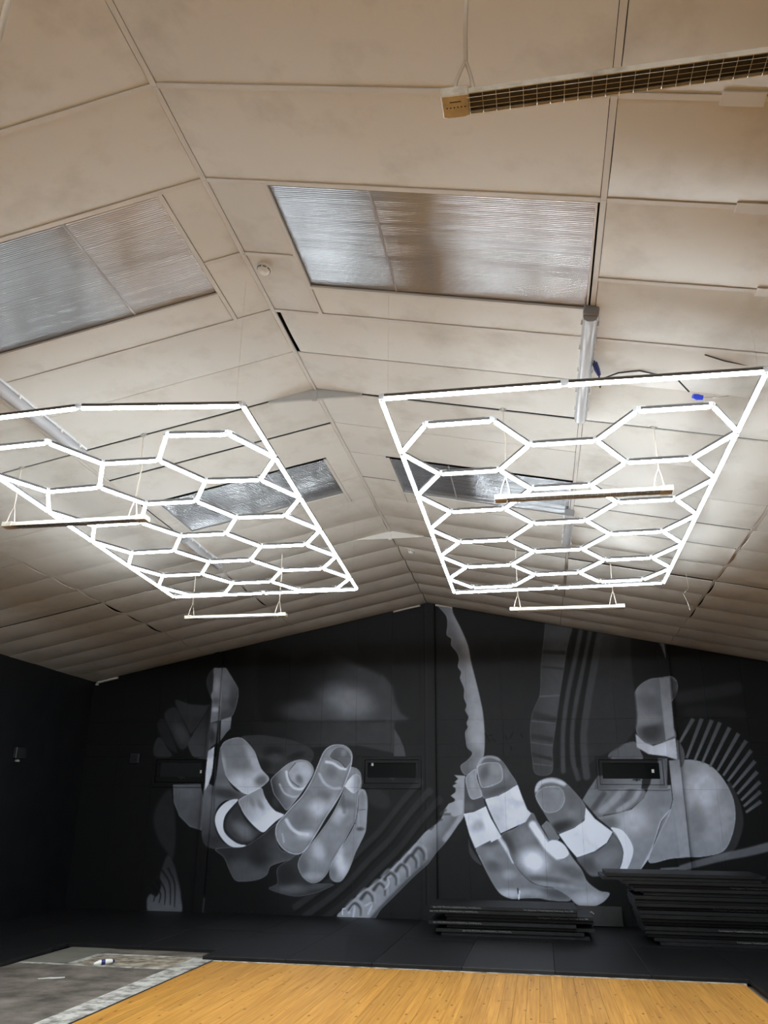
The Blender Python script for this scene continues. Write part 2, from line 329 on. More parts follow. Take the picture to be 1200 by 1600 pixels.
    # upper tape
    wav = [(165,75),(235,160),(245,230),(240,310),(275,340),(275,390),(320,450),(335,500),(328,560),(352,600),(345,650),(375,730),(375,800),(395,860),(385,900),(410,950),(395,1000),(405,1030),(385,1070),(390,1140),(400,1190),(440,1235),(400,1290),(350,1330),(360,1380),(390,1405)]
    poly(B5, wav+[(475,1390),(480,1330),(525,1270),(537,1160),(532,1010),(520,900),(490,760),(460,640),(430,520),(405,390),(350,260),(290,140),(270,55),(200,60)], 104, soft=1.4, grad=(290,900,88,500,860,124), blobs=[(300,380,60,200,-20,82,.6),(440,1240,60,60,0,60,.5),(460,1100,60,200,0,140,.5),(230,80,60,60,0,92,.5)], rim=(118,.8))
    poly(B5, [(385,1410),(300,1405),(325,1430),(345,1455),(285,1488),(330,1520),(275,1565),(320,1600),(385,1600)], 128, smooth=False)
    # right hand: little finger
    poly(C6, [(110,900),(130,980),(200,1090),(240,1165),(160,1110),(115,1030)], 60)
    poly(C6, [(70,300),(120,230),(190,205),(200,300),(240,430),(280,575),(180,625),(65,645)], 66, blobs=[(110,580,60,50,0,88,.6)], smooth=False)
    poly(C6, [(80,300),(120,240),(185,205),(190,290),(245,460),(240,480),(150,505),(110,450)], 118, blobs=[(150,330,30,100,-10,132,.6)], rim=(156,.7))
    poly(C6, [(285,870),(430,880),(490,960),(540,1090),(600,1200),(660,1270),(740,1340),(850,1380),(1000,1400),(1120,1450),(1120,1520),(920,1515),(820,1495),(650,1495),(540,1500),(440,1460),(380,1390),(310,1270),(240,1130),(205,1060),(185,990)], 104, blobs=[(310,930,110,50,0,70,.9),(310,1080,80,60,30,112,.8),(350,1180,80,60,20,78,.8),(520,1260,70,50,0,134,.8),(520,1450,160,50,0,160,.8),(1000,1450,160,50,10,74,.9),(760,1440,120,40,10,142,.7)], lines=[([(420,900),(480,990),(560,1130)],44,166,.9),([(215,1070),(300,1260),(380,1390),(450,1460)],14,138,.8)], rim=(128,.6))
    poly(C6, [(62,650),(170,630),(282,575),(330,690),(440,880),(335,935),(330,915),(175,993),(120,860)], 166, blobs=[(200,770,80,60,-20,132,.8),(310,740,50,130,-20,188,.7),(150,920,60,50,0,172,.7)], smooth=False, rim=(180,.6))
    # right hand: second finger
    poly(C6, [(190,200),(210,130),(260,80),(330,68),(400,85),(460,140),(520,230),(595,360),(500,410),(400,470),(270,500),(230,400)], 88, blobs=[(450,250,70,60,40,108,.7),(400,420,160,40,-15,72,.8)], lines=[([(200,180),(250,95),(330,75),(420,105)],40,132,.9)], rim=(118,.7))
    poly(C6, [(200,180),(260,145),(340,135),(410,145),(440,190),(450,260),(440,320),(370,360),(290,385),(240,380),(205,270)], 108, blobs=[(270,240,50,80,20,76,.8),(380,200,70,60,0,126,.6)], rim=(160,.7))
    poly(C6, [(440,860),(600,780),(735,640),(800,730),(920,915),(1000,925),(1060,960),(1100,1010),(1150,1090),(1240,1210),(1300,1330),(1420,1420),(1520,1445),(1460,1530),(1340,1580),(1200,1560),(1100,1470),(960,1390),(830,1370),(740,1330),(660,1260),(600,1190),(545,1090),(490,960)], 112, grad=(560,1000,90,1000,1300,112), blobs=[(760,1120,150,130,30,182,.95),(690,880,110,90,0,112,.7),(500,930,50,110,-30,56,.8),(1150,1230,150,60,20,84,.9),(900,1310,220,36,5,84,.8),(1300,1500,160,70,0,152,.8),(980,1360,260,24,8,128,.7)], lines=[([(750,760),(830,880),(900,980),(1000,1070)],90,198,.9)], rim=(118,.6))
    poly(C6, [(840,770),(890,720),(920,740),(1020,890),(1000,920),(920,910)], 98, smooth=False, rim=(120,.6))
    poly(C6, [(920,920),(1000,918),(1060,955),(1100,1010),(1110,1060),(1040,1100),(960,1070),(900,1000)], 176, blobs=[(1000,1010,70,60,30,192,.8)])
    poly(C6, [(275,505),(410,470),(500,420),(600,360),(640,470),(695,605),(735,645),(680,730),(540,795),(430,845),(360,710),(310,600)], 162, blobs=[(600,430,50,80,-20,196,.8),(400,640,70,120,-15,148,.7),(540,620,60,120,-20,172,.5),(640,640,80,60,-30,182,.6)], smooth=False, rim=(176,.6))
    # right wrist and palm (drawn before the thumb)
    poly(D, [(455,762),(490,712),(540,692),(580,690),(605,740),(612,765)], 82, rim=(92,.7))
    poly(D, [(330,960),(360,908),(400,850),(640,850),(634,900),(618,950),(560,1005),(470,1028),(400,1042)], 96, lines=[([(420,1010),(480,960),(520,910)],40,130,.8),([(500,1010),(570,960),(600,905)],30,134,.8),([(380,1000),(430,930)],30,66,.8),([(530,960),(560,910)],24,78,.7),([(600,970),(540,1012),(430,1032)],8,58)], smooth=False)
    poly(D, [(400,1042),(470,1028),(560,1005),(618,950),(640,890),(745,890),(752,960),(740,1010),(700,1060),(670,1150),(645,1230),(600,1292),(500,1292),(500,1200),(470,1100)], 118, blobs=[(570,1060,70,70,0,152,.85),(690,960,70,60,0,106,.7),(600,1200,50,90,10,112,.6),(450,1070,50,30,0,78,.7)], lines=[([(742,1010),(700,1062),(665,1170),(605,1292)],14,162,.8)], smooth=False)
    poly(D, [(745,1000),(790,1225),(640,1248),(672,1150),(702,1062)], 98, grad=(720,1020,116,680,1240,88), smooth=False)
    poly(D, [(1010,880),(1060,950),(1085,1050),(1072,1130),(1035,1200),(940,1230)], 46, soft=2)
    poly(D, [(790,785),(850,773),(930,800),(990,862),(1035,950),(1047,1040),(1030,1130),(990,1200),(900,1225),(830,1228),(745,1235),(640,1250),(690,1120),(745,1000)], 120, blobs=[(900,920,80,110,0,160,.8),(960,1060,60,110,10,136,.7),(870,1060,40,90,0,104,.7),(1010,960,50,60,30,116,.6),(850,1180,80,40,0,122,.6)], rim=(150,.7))
    # ring of plaster and right thumb
    poly(CC, [(955,612),(1020,628),(1068,688),(1086,750),(1062,830),(1038,864),(990,866),(1025,790),(1020,720),(985,650)], 180, blobs=[(1040,720,40,60,0,192,.6)])
    poly(CC, [(755,785),(860,750),(930,700),(965,648),(1010,700),(1028,765),(1000,862),(920,890),(840,897),(790,845)], 92, blobs=[(930,790,70,50,-30,112,.7),(820,830,60,40,30,68,.8)], core=(70,3))
    poly(CC, [(508,390),(530,342),(600,318),(670,335),(740,400),(800,475),(812,522),(790,570),(730,622),(655,648),(610,600),(560,520),(520,450)], 92, blobs=[(740,540,50,50,-30,108,.7),(650,610,90,34,-20,46,.9),(740,450,50,60,-30,84,.6)], lines=[([(515,390),(545,348),(610,335),(680,355)],32,158,.9)], rim=(112,.6))
    poly(CC, [(515,420),(560,378),(640,370),(675,400),(682,460),(645,512),(575,522),(532,470)], 112, blobs=[(600,470,60,50,0,104,.6),(560,410,40,40,0,98,.6)], rim=(150,.6))
    poly(CC, [(650,652),(740,615),(800,570),(808,495),(860,560),(965,638),(930,700),(860,750),(755,786),(700,722)], 176, blobs=[(890,620,70,50,30,204,.7),(760,680,60,50,0,162,.7),(800,600,50,40,0,190,.4)], smooth=False, rim=(188,.5))
    stroke(CC, [(408,968),(412,1000)], 6, 15, soft=1); stroke(CC, [(418,985),(415,1030)], 7, 225, soft=1)
    # right thumb standing on the pillar
    poly(D, [(570,480),(590,430),(640,395),(700,385),(750,381),(775,410),(772,460),(742,510),(725,540),(742,590),(768,665),(700,690),(650,700),(600,682),(576,600)], 92, grad=(580,480,104,740,480,84), blobs=[(650,640,60,50,0,52,.9),(640,590,70,24,-10,112,.7),(640,500,60,40,20,76,.7)], rim=(104,.7))
    poly(D, [(738,381),(775,410),(772,460),(742,500)], 66, smooth=False)
    poly(D, [(688,392),(738,386),(762,660),(720,680)], 112, smooth=False, grad=(700,400,98,740,640,120))
    poly(D, [(579,650),(620,690),(662,706),(766,670),(776,772),(720,755),(640,745),(585,712)], 150, smooth=False, blobs=[(700,730,60,40,0,162,.6),(600,690,30,30,0,136,.6)])
    poly(D, [(772,680),(800,715),(810,760),(800,800),(780,806)], 84)
    poly(D, [(735,775),(785,770),(835,1228),(788,1228),(755,960)], 122, smooth=False, grad=(760,780,112,800,1220,128), blobs=[(780,880,40,60,0,138,.6)])
    # fan of short bars
    for (ox, oy), (ix, iy) in zip([(850,578),(890,578),(937,585),(975,596),(1020,620),(1062,648),(1098,682),(1122,727),(1140,777),(1150,827),(1163,874),(1166,920),(1168,966)], [(786,690),(818,764),(856,776),(892,786),(928,804),(962,824),(990,846),(1012,872),(1034,902),(1056,932),(1074,962),(1086,990),(1096,1018)]):
        L = math.hypot(ox-ix, oy-iy); nx, ny = -(oy-iy)/L, (ox-ix)/L
        poly(D, [(ix-nx*6, iy-ny*6), (ix+nx*6, iy+ny*6), (ox+nx*10, oy+ny*10), (ox-nx*10, oy-ny*10)], 80, soft=1.3, smooth=False, grad=(ix,iy,88,ox,oy,70))
    # pale streaks lower right / upper right
    stroke(D, [(795,1280),(870,1258),(1000,1225),(1100,1205),(1200,1180)], 30, 96, soft=4, a=.85, taper=44)
    stroke(D, [(700,1285),(780,1280)], 12, 92, soft=3)
    stroke(D, [(790,480),(900,462),(1050,435)], 60, 42, soft=10, a=.7); stroke(D, [(830,545),(980,545),(1080,560)], 50, 32, soft=10, a=.7)
    # strap with cross bands
    poly(D, [(430,60),(540,90),(560,330),(585,600),(520,700),(400,760),(345,790),(330,650),(365,400),(400,200)], 42, soft=5, blobs=[(440,220,50,90,10,56,.8)])
    poly(D, [(175,40),(295,60),(258,250),(228,450),(207,600),(190,720),(186,832),(112,838),(95,770),(85,630),(98,545),(130,465),(136,330),(150,200)], 62, soft=1.5, grad=(90,500,54,230,500,66), rim=(78,.7), lines=[([(140,265),(245,270)],22,38,.9),([(135,335),(240,345)],14,44,.8),([(128,475),(225,470)],10,82,.8),([(100,560),(215,590)],40,40,.8),([(90,660),(200,680)],30,40,.9),([(95,745),(190,770)],20,38,.9),([(95,590),(205,600)],7,84,.7),([(90,690),(195,705)],7,84,.7),([(100,790),(185,800)],7,82,.7)])
    for q, w, v in (([(345,50),(300,280),(262,460),(240,640),(240,825)],22,60),([(390,60),(335,330),(303,480),(282,620),(284,760),(310,860)],24,58),([(430,60),(385,330),(352,520),(335,680),(350,850)],34,58)):
        stroke(D, q, w, v, soft=4)
    for q in ([(320,50),(275,280),(238,460),(215,640),(212,800)],[(412,60),(355,330),(328,500),(308,640),(312,800)],[(368,50),(320,300),(283,480),(262,640),(262,800)]):
        stroke(D, q, 20, 18, soft=4, a=.85)
    poly(D, [(668,190),(712,190),(722,302),(700,240)], 86, smooth=False)
    # chips in the paint right of the tape
    for q in ([(895,680),(915,715)],[(905,690),(925,685)],[(930,705),(940,715)],[(990,690),(998,705)],[(1010,700),(1025,675)],[(1062,682),(1070,695)],[(1015,740),(1017,755)]):
        stroke(B, q, 7, 3, soft=1)
    # painted left pillar front: bright upper face, dark neck, bright hip
    poly(A2, [(185,110),(280,103),(275,430),(255,720),(140,745),(165,450)], 104, smooth=False, blobs=[(215,300,40,90,0,128,.8),(205,490,50,40,0,78,.9),(200,590,50,30,0,150,.8),(190,680,50,50,0,104,.7)])
    poly(A2, [(140,748),(232,735),(205,985),(115,1060)], 76, smooth=False, blobs=[(160,900,40,90,0,44,.8),(200,800,30,60,0,100,.6)])
    poly(A, [(316,460),(345,440),(338,530),(332,570),(318,615),(300,645),(304,560)], 168, smooth=False, blobs=[(325,470,20,30,0,120,.6)])
    stroke(A2, [(250,560),(243,740),(232,980)], 14, 66, soft=2); stroke(A, [(350,490),(345,640),(340,860)], 7, 62, soft=2, a=.7)
    stroke(A, [(297,1150),(290,1230)], 6, 110, soft=2, a=.7)
    # dark shadow shape crossing the right window frame
    poly(D, [(612,852),(655,856),(648,885),(630,925),(610,900)], 40, smooth=False)
    # window frame painted over with the wrist
    poly(D, [(684,764),(728,764),(728,908),(684,908)], 92, smooth=False); poly(D, [(400,846),(690,846),(690,908),(385,908)], 90, smooth=False, grad=(400,870,76,560,870,104))
    poly(D, [(612,846),(655,846),(648,885),(634,908),(606,908)], 40, smooth=False)
    # brush marks
    rn = np.random.RandomState(5); n = np.zeros((MH, MW))
    for gx, gy, k in ((60, 40, .055), (130, 64, .05), (260, 110, .03)):
        g = rn.uniform(-1, 1, (gy+1, gx+1)); y = np.linspace(0, gy-1e-3, MH); x = np.linspace(0, gx-1e-3, MW)
        iy, ix = y.astype(int), x.astype(int); fy, fx = (y-iy)[:, None], (x-ix)[None]; fy = fy*fy*(3-2*fy); fx = fx*fx*(3-2*fx)
        n += k*((g[iy][:, ix]*(1-fx)+g[iy][:, ix+1]*fx)*(1-fy)+(g[iy+1][:, ix]*(1-fx)+g[iy+1][:, ix+1]*fx)*fy)
    canvas[:] = np.minimum(108*(canvas/100*(1+n*.55))**1.2, 214)
SKY = mat('multiwall_polycarbonate', (.30,.305,.32), .16, .5, .9, Coat_Weight=1.0, Coat_Roughness=.05)
SKY.node_tree.nodes['Principled BSDF'].inputs['IOR'].default_value = 1.6
PAINT = mat('mural_paint', (.1,.1,.1), .55, 0, .2)
_a = N(PAINT.node_tree, 'ShaderNodeAttribute'); _a.attribute_name = 'paint'
PAINT.node_tree.links.new(_a.outputs['Color'], PAINT.node_tree.nodes['Principled BSDF'].inputs['Base Color'])
EMIT = bpy.data.materials.new('lit_diffuser'); EMIT.use_nodes = True
_b = EMIT.node_tree.nodes['Principled BSDF']; _b.inputs['Base Color'].default_value = (.8,.8,.8,1)
_b.inputs['Emission Color'].default_value = (*TUBE_COLOUR, 1); _b.inputs['Emission Strength'].default_value = TUBE_POWER
def wood():
    m = mat('pine_boards', (.5,.28,.09), .38); nt = m.node_tree; L = nt.links.new; b = nt.nodes['Principled BSDF']
    tc = N(nt, 'ShaderNodeTexCoord'); oi = N(nt, 'ShaderNodeObjectInfo')
    off = N(nt, 'ShaderNodeVectorMath', operation='ADD'); sc = N(nt, 'ShaderNodeVectorMath', operation='SCALE'); cx = N(nt, 'ShaderNodeCombineXYZ')
    L(oi.outputs['Random'], cx.inputs[1]); L(oi.outputs['Random'], cx.inputs[2]); L(cx.outputs[0], sc.inputs[0]); sc.inputs['Scale'].default_value = 13
    L(tc.outputs['Object'], off.inputs[0]); L(sc.outputs[0], off.inputs[1])
    mp = N(nt, 'ShaderNodeMapping'); mp.inputs['Scale'].default_value = (30, .9, 30); L(off.outputs[0], mp.inputs[0])
    n = N(nt, 'ShaderNodeTexNoise'); n.inputs['Scale'].default_value = 1.6; n.inputs['Detail'].default_value = 7; L(mp.outputs[0], n.inputs[0])
    r = N(nt, 'ShaderNodeValToRGB'); e = r.color_ramp.elements; e[0].position = .3; e[1].position = .72
    e[0].color = (.42,.18,.028,1); e[1].color = (.67,.345,.075,1); L(n.outputs[0], r.inputs[0])
    kp = N(nt, 'ShaderNodeMapping'); kp.inputs['Scale'].default_value = (11, 4.2, 1); L(off.outputs[0], kp.inputs[0])
    v = N(nt, 'ShaderNodeTexVoronoi'); v.inputs['Scale'].default_value = 1.; L(kp.outputs[0], v.inputs[0])
    kr = N(nt, 'ShaderNodeMapRange'); kr.inputs[1].default_value = .09; kr.inputs[2].default_value = .16; kr.inputs[3].default_value = .8; kr.inputs[4].default_value = 0; L(v.outputs['Distance'], kr.inputs[0])
    mx = N(nt, 'ShaderNodeMix', data_type='RGBA'); L(kr.outputs[0], mx.inputs[0]); L(r.outputs[0], mx.inputs[6]); mx.inputs[7].default_value = (.07,.025,.008,1)
    mr = N(nt, 'ShaderNodeMapRange'); mr.inputs[3].default_value = .88; mr.inputs[4].default_value = 1.10; L(oi.outputs['Random'], mr.inputs[0])
    hs = N(nt, 'ShaderNodeHueSaturation'); L(mr.outputs[0], hs.inputs['Value']); L(mx.outputs[2], hs.inputs['Color']); L(hs.outputs[0], b.inputs['Base Color'])
    return m
WOOD = wood()
CONC = mottle(mat('stained_concrete', (.2,.18,.15), .7), (1,1,1), (.055,.045,.037,1), (.21,.18,.15,1), .33, .68, 2.6, 10, bump=.2, fine=60)
CONC2 = mottle(mat('smooth_concrete', (.25,.24,.2), .65), (1,1,1), (.13,.125,.1,1), (.2,.19,.16,1), .3, .72, 2.2, 8, bump=.1, fine=60)
CONC3 = mottle(mat('pale_mortar', (.4,.38,.34), .8), (1,1,1), (.13,.12,.105,1), (.5,.48,.44,1), .36, .58, 7, 10, bump=.35, fine=50)
CONC4 = mottle(mat('glue_marked_concrete', (.3,.26,.2), .75), (1,1,1), (.12,.09,.06,1), (.4,.35,.27,1), .38, .62, 7, 10, bump=.2, fine=50)

# ================================================================ floor
floor = structure(empty('floor'))
m = MB(); m.box((XL-.3, YB-.3, -.25), (XRT+.3, YW+.5, -.03)); m.build('slab', CONC, floor)
m = MB()
# boards: one column after another, butt joints at random
WX0, WX1, WY1 = -3.78, 1.98, 10.08
nb = 50; bw = (WX1-WX0)/nb
for i in range(nb):
    x0 = WX0+i*bw; cuts = [YB]; y = YB+random.uniform(1.5, 5)
    while y < WY1-1.2: cuts.append(y); y += random.uniform(3.6, 6.0)
    cuts.append(WY1)
    for a, b in zip(cuts, cuts[1:]):
        p = MB(); xm, ym = x0+bw/2, (a+b)/2; hw, hl = bw/2-.0006, (b-a)/2-.0008; dz = random.uniform(-.0008, .0004); c = .0012
        p.add([(-hw,-hl,-.03),(hw,-hl,-.03),(hw,hl,-.03),(-hw,hl,-.03),(-hw,-hl,-c),(hw,-hl,-c),(hw,hl,-c),(-hw,hl,-c),(-hw+c,-hl+c,0),(hw-c,-hl+c,0),(hw-c,hl-c,0),(-hw+c,hl-c,0)],
              [(0,3,2,1),(8,9,10,11)]+[(k,(k+1)%4,4+(k+1)%4,4+k) for k in range(4)]+[(4+k,4+(k+1)%4,8+(k+1)%4,8+k) for k in range(4)])
        p.build('floor_board', WOOD, floor, (xm, ym, dz))
m = MB(); m.box((WX0, WY1, -.03), (WX1+.02, WY1+.035, .004)); m.build('edge_strip', CONC3, floor)
m = MB(); m.box((WX0-.02, YB, -.03), (WX0-.002, WY1+.03, .002)); m.build('edge_strip', DARK, floor)
def slab(name, pts, z, mt):
    p = MB(); n = len(pts); p.add([(x, y, -.03) for x, y in pts]+[(x, y, z) for x, y in pts], [tuple(range(n))[::-1], tuple(range(n, 2*n))]+[(k, (k+1) % n, n+(k+1) % n, n+k) for k in range(n)])
    return p.build(name, mt, floor)
slab('concrete_slab', [(-5.84, YB), (-4.06, YB), (-4.06, 9.44), (-5.84, 9.44)], 0, CONC)
slab('concrete_slab', [(-5.84, 9.52), (-5.27, 9.56), (-5.27, 10.75), (-5.84, 10.75)], .003, CONC2)
slab('concrete_slab', [(-5.19, 9.52), (-4.06, 9.52), (-4.06, 10.17), (-5.19, 10.17)], .001, CONC4)
slab('concrete_slab', [(-5.27, 10.25), (-3.8, 10.25), (-3.8, 10.75), (-5.27, 10.75)], 0, CONC)
slab('mortar_strip', [(-4.06, YB), (-3.80, YB), (-3.80, 10.25), (-4.06, 10.25)], .004, CONC3)
slab('mortar_strip', [(-5.84, 9.44), (-4.06, 9.44), (-4.06, 9.52), (-5.19, 9.52), (-5.84, 9.52)], .003, CONC3)
slab('mortar_strip', [(-5.27, 9.52), (-5.19, 9.52), (-5.19, 10.17), (-4.06, 10.17), (-4.06, 10.25), (-5.27, 10.25)], .004, CONC3)
def floor_mat(x0, x1, y0, y1, mt=RUBBER, z=.042):
    p = MB(); g = .0015; p.cbox((x0-(x0+x1)/2+g, y0-(y0+y1)/2+g, -.042), ((x1-x0)/2-g, (y1-y0)/2-g, 0), .004)
    return p.build('rubber_tile', mt, floor, ((x0+x1)/2, (y0+y1)/2, z+random.uniform(-.002, .001)))
for k, x in enumerate([-3.93, -2.93, -1.93, -.93, .07, 1.07, 2.07, 3.07]):
    x1 = min(x+1, XRT-.02)
    floor_mat(x, x1, 10.13, 12.2, RUBBER2 if k == 3 else RUBBER); floor_mat(x, x1, 12.2, YW-.02)
for x in (-7.9, -6.9, -5.9, -4.93):
    floor_mat(x, x+(.97 if x == -5.9 else 1), 10.62 if x > -6 else 10.2, 12.3); floor_mat(x, x+(.97 if x == -5.9 else 1), 12.3, YW-.02)
for k in range(9):
    y = YB+1.2+k*2
    floor_mat(-7.9, -6.88, y, y+2); floor_mat(-6.88, -5.86, y, y+2)
    floor_mat(2.03, 3.05, y-.07, y+1.93); floor_mat(3.05, 4.07, y-.07, y+1.93)

# ================================================================ back wall with the mural
paint_mural()
def paint_at(P, dirt=True):
    u, v = survey(P); x = np.clip((u-MX0)*SS-.5, 0, MW-1.001); y = np.clip((v-MY0)*SS-.5, 0, MH-1.001)
    i, j = x.astype(int), y.astype(int); fx, fy = x-i, y-j
    g = (canvas[j, i]*(1-fx)+canvas[j, i+1]*fx)*(1-fy)+(canvas[j+1, i]*(1-fx)+canvas[j+1, i+1]*fx)*fy
    out = (u < MX0) | (u > MX1) | (v < MY0) | (v > MY1); g = np.where(out, 11.5, g)
    s = g[..., None]*np.array([.955, .985, 1.06])/255
    l = np.where(s <= .04045, s/12.92, ((s+.055)/1.055)**2.4)*PAINT_GAIN
    return np.concatenate([l, np.ones(l.shape[:-1]+(1,))], -1)
def painted(name, verts, faces, parent, loc=None, n_front=None):
    me = bpy.data.meshes.new(name); V = np.asarray(verts, np.float32)
    me.from_pydata(V.tolist(), [], faces); me.materials.append(PAINT)
    at = me.color_attributes.new('paint', 'FLOAT_COLOR', 'POINT')
    at.data.foreach_set('color', paint_at(V).astype(np.float32).ravel()); me.update()
    return link(name, me, parent)
wall_back = structure(empty('wall_back'))
m = MB(); m.box((XL-.2, YW+.16, -.1), (XRT+.2, YW+.3, 5.4)); m.build('backing', DECK, wall_back)
roof_z = lambda x: ZR-abs(x-XR)*SL+.02
STEP = .0105
def panel(x0, x1, z0, z1):
    """one wall board, its front face meshed finely enough to carry the paint; edges folded back"""
    g = .0013; x0 += g; x1 -= g; z0 += g; ztop = lambda x: min(z1-g, roof_z(x))
    if max(ztop(x0), ztop(x1)) <= z0+.02: return
    def grid(nx, nz):
        X = np.linspace(x0, x1, nx+1); T = np.linspace(0, 1, nz+1); zt = np.array([ztop(x) for x in X])
        XX = np.repeat(X[None], nz+1, 0); ZZ = z0+T[:, None]*(zt-z0)[None]; return XX, ZZ
    zh = max(ztop(x0), ztop(x1))-z0
    nx, nz = max(2, int((x1-x0)/STEP)), max(2, int(zh/STEP))
    XX, ZZ = grid(nx, nz); P = np.stack([XX, np.full(XX.shape, YW), ZZ], -1)
    c = paint_at(P)[..., 1]
    if c.max()-c.min() < .004: nx, nz = 6, 6; XX, ZZ = grid(nx, nz)
    front = np.stack([XX, np.full(XX.shape, YW), ZZ], -1).reshape(-1, 3)
    idx = np.arange((nx+1)*(nz+1)).reshape(nz+1, nx+1)
    F = np.stack([idx[:-1, :-1], idx[:-1, 1:], idx[1:, 1:], idx[1:, :-1]], -1).reshape(-1, 4).tolist()
    ring = list(idx[0, :])+list(idx[1:, -1])+list(idx[-1, -2::-1])+list(idx[-2:0:-1, 0]); n0 = len(front); nr = len(ring)
    back = front[ring]+np.array([0, .018, 0]); V = np.concatenate([front, back])
    F += [[int(ring[k]), n0+k, n0+(k+1) % nr, int(ring[(k+1) % nr])] for k in range(nr)]
    painted('panel', V, F, wall_back)
WIN = [(-6.74, -5.735), (-2.95, -1.93), (.93, 2.02)]      # window openings in the wall
ZW0, ZW1 = 2.02, 2.52
colx = [XL, -7.45, -6.74, -6.2, -5.65, -4.95, -4.31, -3.69, -3.07, -2.45, -1.8, -1.15, -.55, .05, .65, 1.3, 2.14, 2.75, 3.35, 3.95, XRT]
for a, b in zip(colx, colx[1:]):
    for z0, z1 in ((0, ZW0), (ZW0, ZW1), (ZW1, 2.73), (2.73, 3.12), (3.12, 6)):
        seg = [(a, b)]
        if z0 == ZW0:
            for w0, w1 in WIN:
                seg = [q for s0, s1 in seg for q in ((s0, min(s1, w0)), (max(s0, w1), s1)) if q[1]-q[0] > .02]
        for s0, s1 in seg: panel(s0, s1, z0, z1)
def strip_box(lo, hi, parent, name, step=.02, flange=False):
    """painted box: a skin fine enough for the paint"""
    (x0, y0, z0), (x1, y1, z1) = lo, hi
    nx, ny, nz = (max(1, int((b-a)/step)) for a, b in zip(lo, hi)); V, F = [], []
    def face(o, du, dv, nu, nv):
        s = len(V); o, du, dv = map(np.array, (o, du, dv))
        for j in range(nv+1):
            for i in range(nu+1): V.append(o+du*i/nu+dv*j/nv)
        for j in range(nv):
            for i in range(nu): q = s+j*(nu+1)+i; F.append([q, q+1, q+nu+2, q+nu+1])
    dx, dy, dz = x1-x0, y1-y0, z1-z0
    face((x0,y0,z0), (dx,0,0), (0,0,dz), nx, nz); face((x1,y0,z0), (0,dy,0), (0,0,dz), ny, nz); face((x0,y1,z0), (0,-dy,0), (0,0,dz), ny, nz)
    face((x0,y0,z1), (dx,0,0), (0,dy,0), nx, ny); face((x0,y1,z0), (dx,0,0), (0,-dy,0), nx, ny); face((x1,y1,z0), (-dx,0,0), (0,0,dz), nx, nz)
    return painted(name, np.array(V), F, parent)
for lo, hi in (((-1.915, YW-.10, .032), (-1.675, YW+.02, ZR-.02)), ((-5.735, YW-.10, .032), (-5.57, YW+.02, roof_z(-5.7)-.03)), ((2.045, YW-.10, .032), (2.225, YW+.02, roof_z(2.2)-.03))):
    col = structure(empty('steel_column', ((lo[0]+hi[0])/2, YW, 0)))
    o = strip_box((lo[0], lo[1], lo[2]), (hi[0], lo[1]+.014, hi[2]), None, 'front_flange', .012); o.parent = col; o.matrix_parent_inverse = Matrix.Translation(-col.location)
    o = strip_box((lo[0]+.012, lo[1]+.014, lo[2]), (hi[0]-.012, hi[1], hi[2]), None, 'web_casing', .03); o.parent = col; o.matrix_parent_inverse = Matrix.Translation(-col.location)
def wall_window(n, x0, x1, sticker, handle):
    w = structure(empty('window_%d' % n, ((x0+x1)/2, YW, (ZW0+ZW1)/2))); inv = Matrix.Translation(-w.location)
    def P(o): o.parent = w; o.matrix_parent_inverse = inv; return o
    def ring(name, a0, a1, c0, c1, t, y0, y1, tb):
        for lo, hi in (((a0,y0,c0),(a1,y1,c0+tb)), ((a0,y0,c1-t),(a1,y1,c1)), ((a0,y0,c0+tb),(a0+t,y1,c1-t)), ((a1-t,y0,c0+tb),(a1,y1,c1-t))):
            P(strip_box(lo, hi, None, name, .015))
    ring('outer_frame', x0+.004, x1-.004, ZW0+.004, ZW1-.004, .042, YW-.008, YW+.14, .06)
    ring('sash', x0+.054, x1-.054, ZW0+.074, ZW1-.054, .044, YW+.022, YW+.1, .085)
    P(strip_box((x0+.004, YW-.03, ZW0-.012), (x1-.004, YW+.03, ZW0+.022), None, 'sill', .015))
    p = MB(); p.box((x0+.09, YW+.062, ZW0+.15), (x1-.09, YW+.069, ZW1-.09)); P(p.build('pane', GLASS))
    p = MB(); sx, sz = sticker; p.box((sx-.019, YW+.057, sz-.026), (sx+.019, YW+.0615, sz+.026)); P(p.build('sticker', WHITEPL))
    p = MB(); p.cbox((handle-.06, YW+.005, ZW0+.135), (handle+.06, YW+.03, ZW0+.155), .004); p.box((handle-.015, YW+.005, ZW0+.12), (handle+.015, YW+.03, ZW0+.16)); P(p.build('latch', DARK))
wall_window(1, *WIN[0], (-6.06+.2, 2.27), -6.2)
wall_window(2, *WIN[1], (-2.78, 2.40), -2.42)
wall_window(3, *WIN[2], (1.82, 2.30), 1.55)
# white battens at the wall head
for n, (x0, x1, dz) in enumerate(((-2.42, -1.93, .005), (-1.66, -1.36, .005), (-8.04, -7.62, .015))):
    p = MB(); za, zb = ZR-abs(x0-XR)*SL, ZR-abs(x1-XR)*SL
    p.add([(x,y,z) for y in (YW-.05, YW-.005) for x, z in ((x0,za-.035-dz),(x1,zb-.035-dz),(x1,zb-.0-dz),(x0,za-.0-dz))], [(0,1,2,3),(7,6,5,4),(0,4,5,1),(1,5,6,2),(2,6,7,3),(3,7,4,0)])
    structure(p.build('trim_%d' % (n+1), STRIP))
p = MB(); p.box((-8.04, YW-.05, 3.80), (-8.0, YW-.005, 3.86)); structure(p.build('trim_4', STRIP))
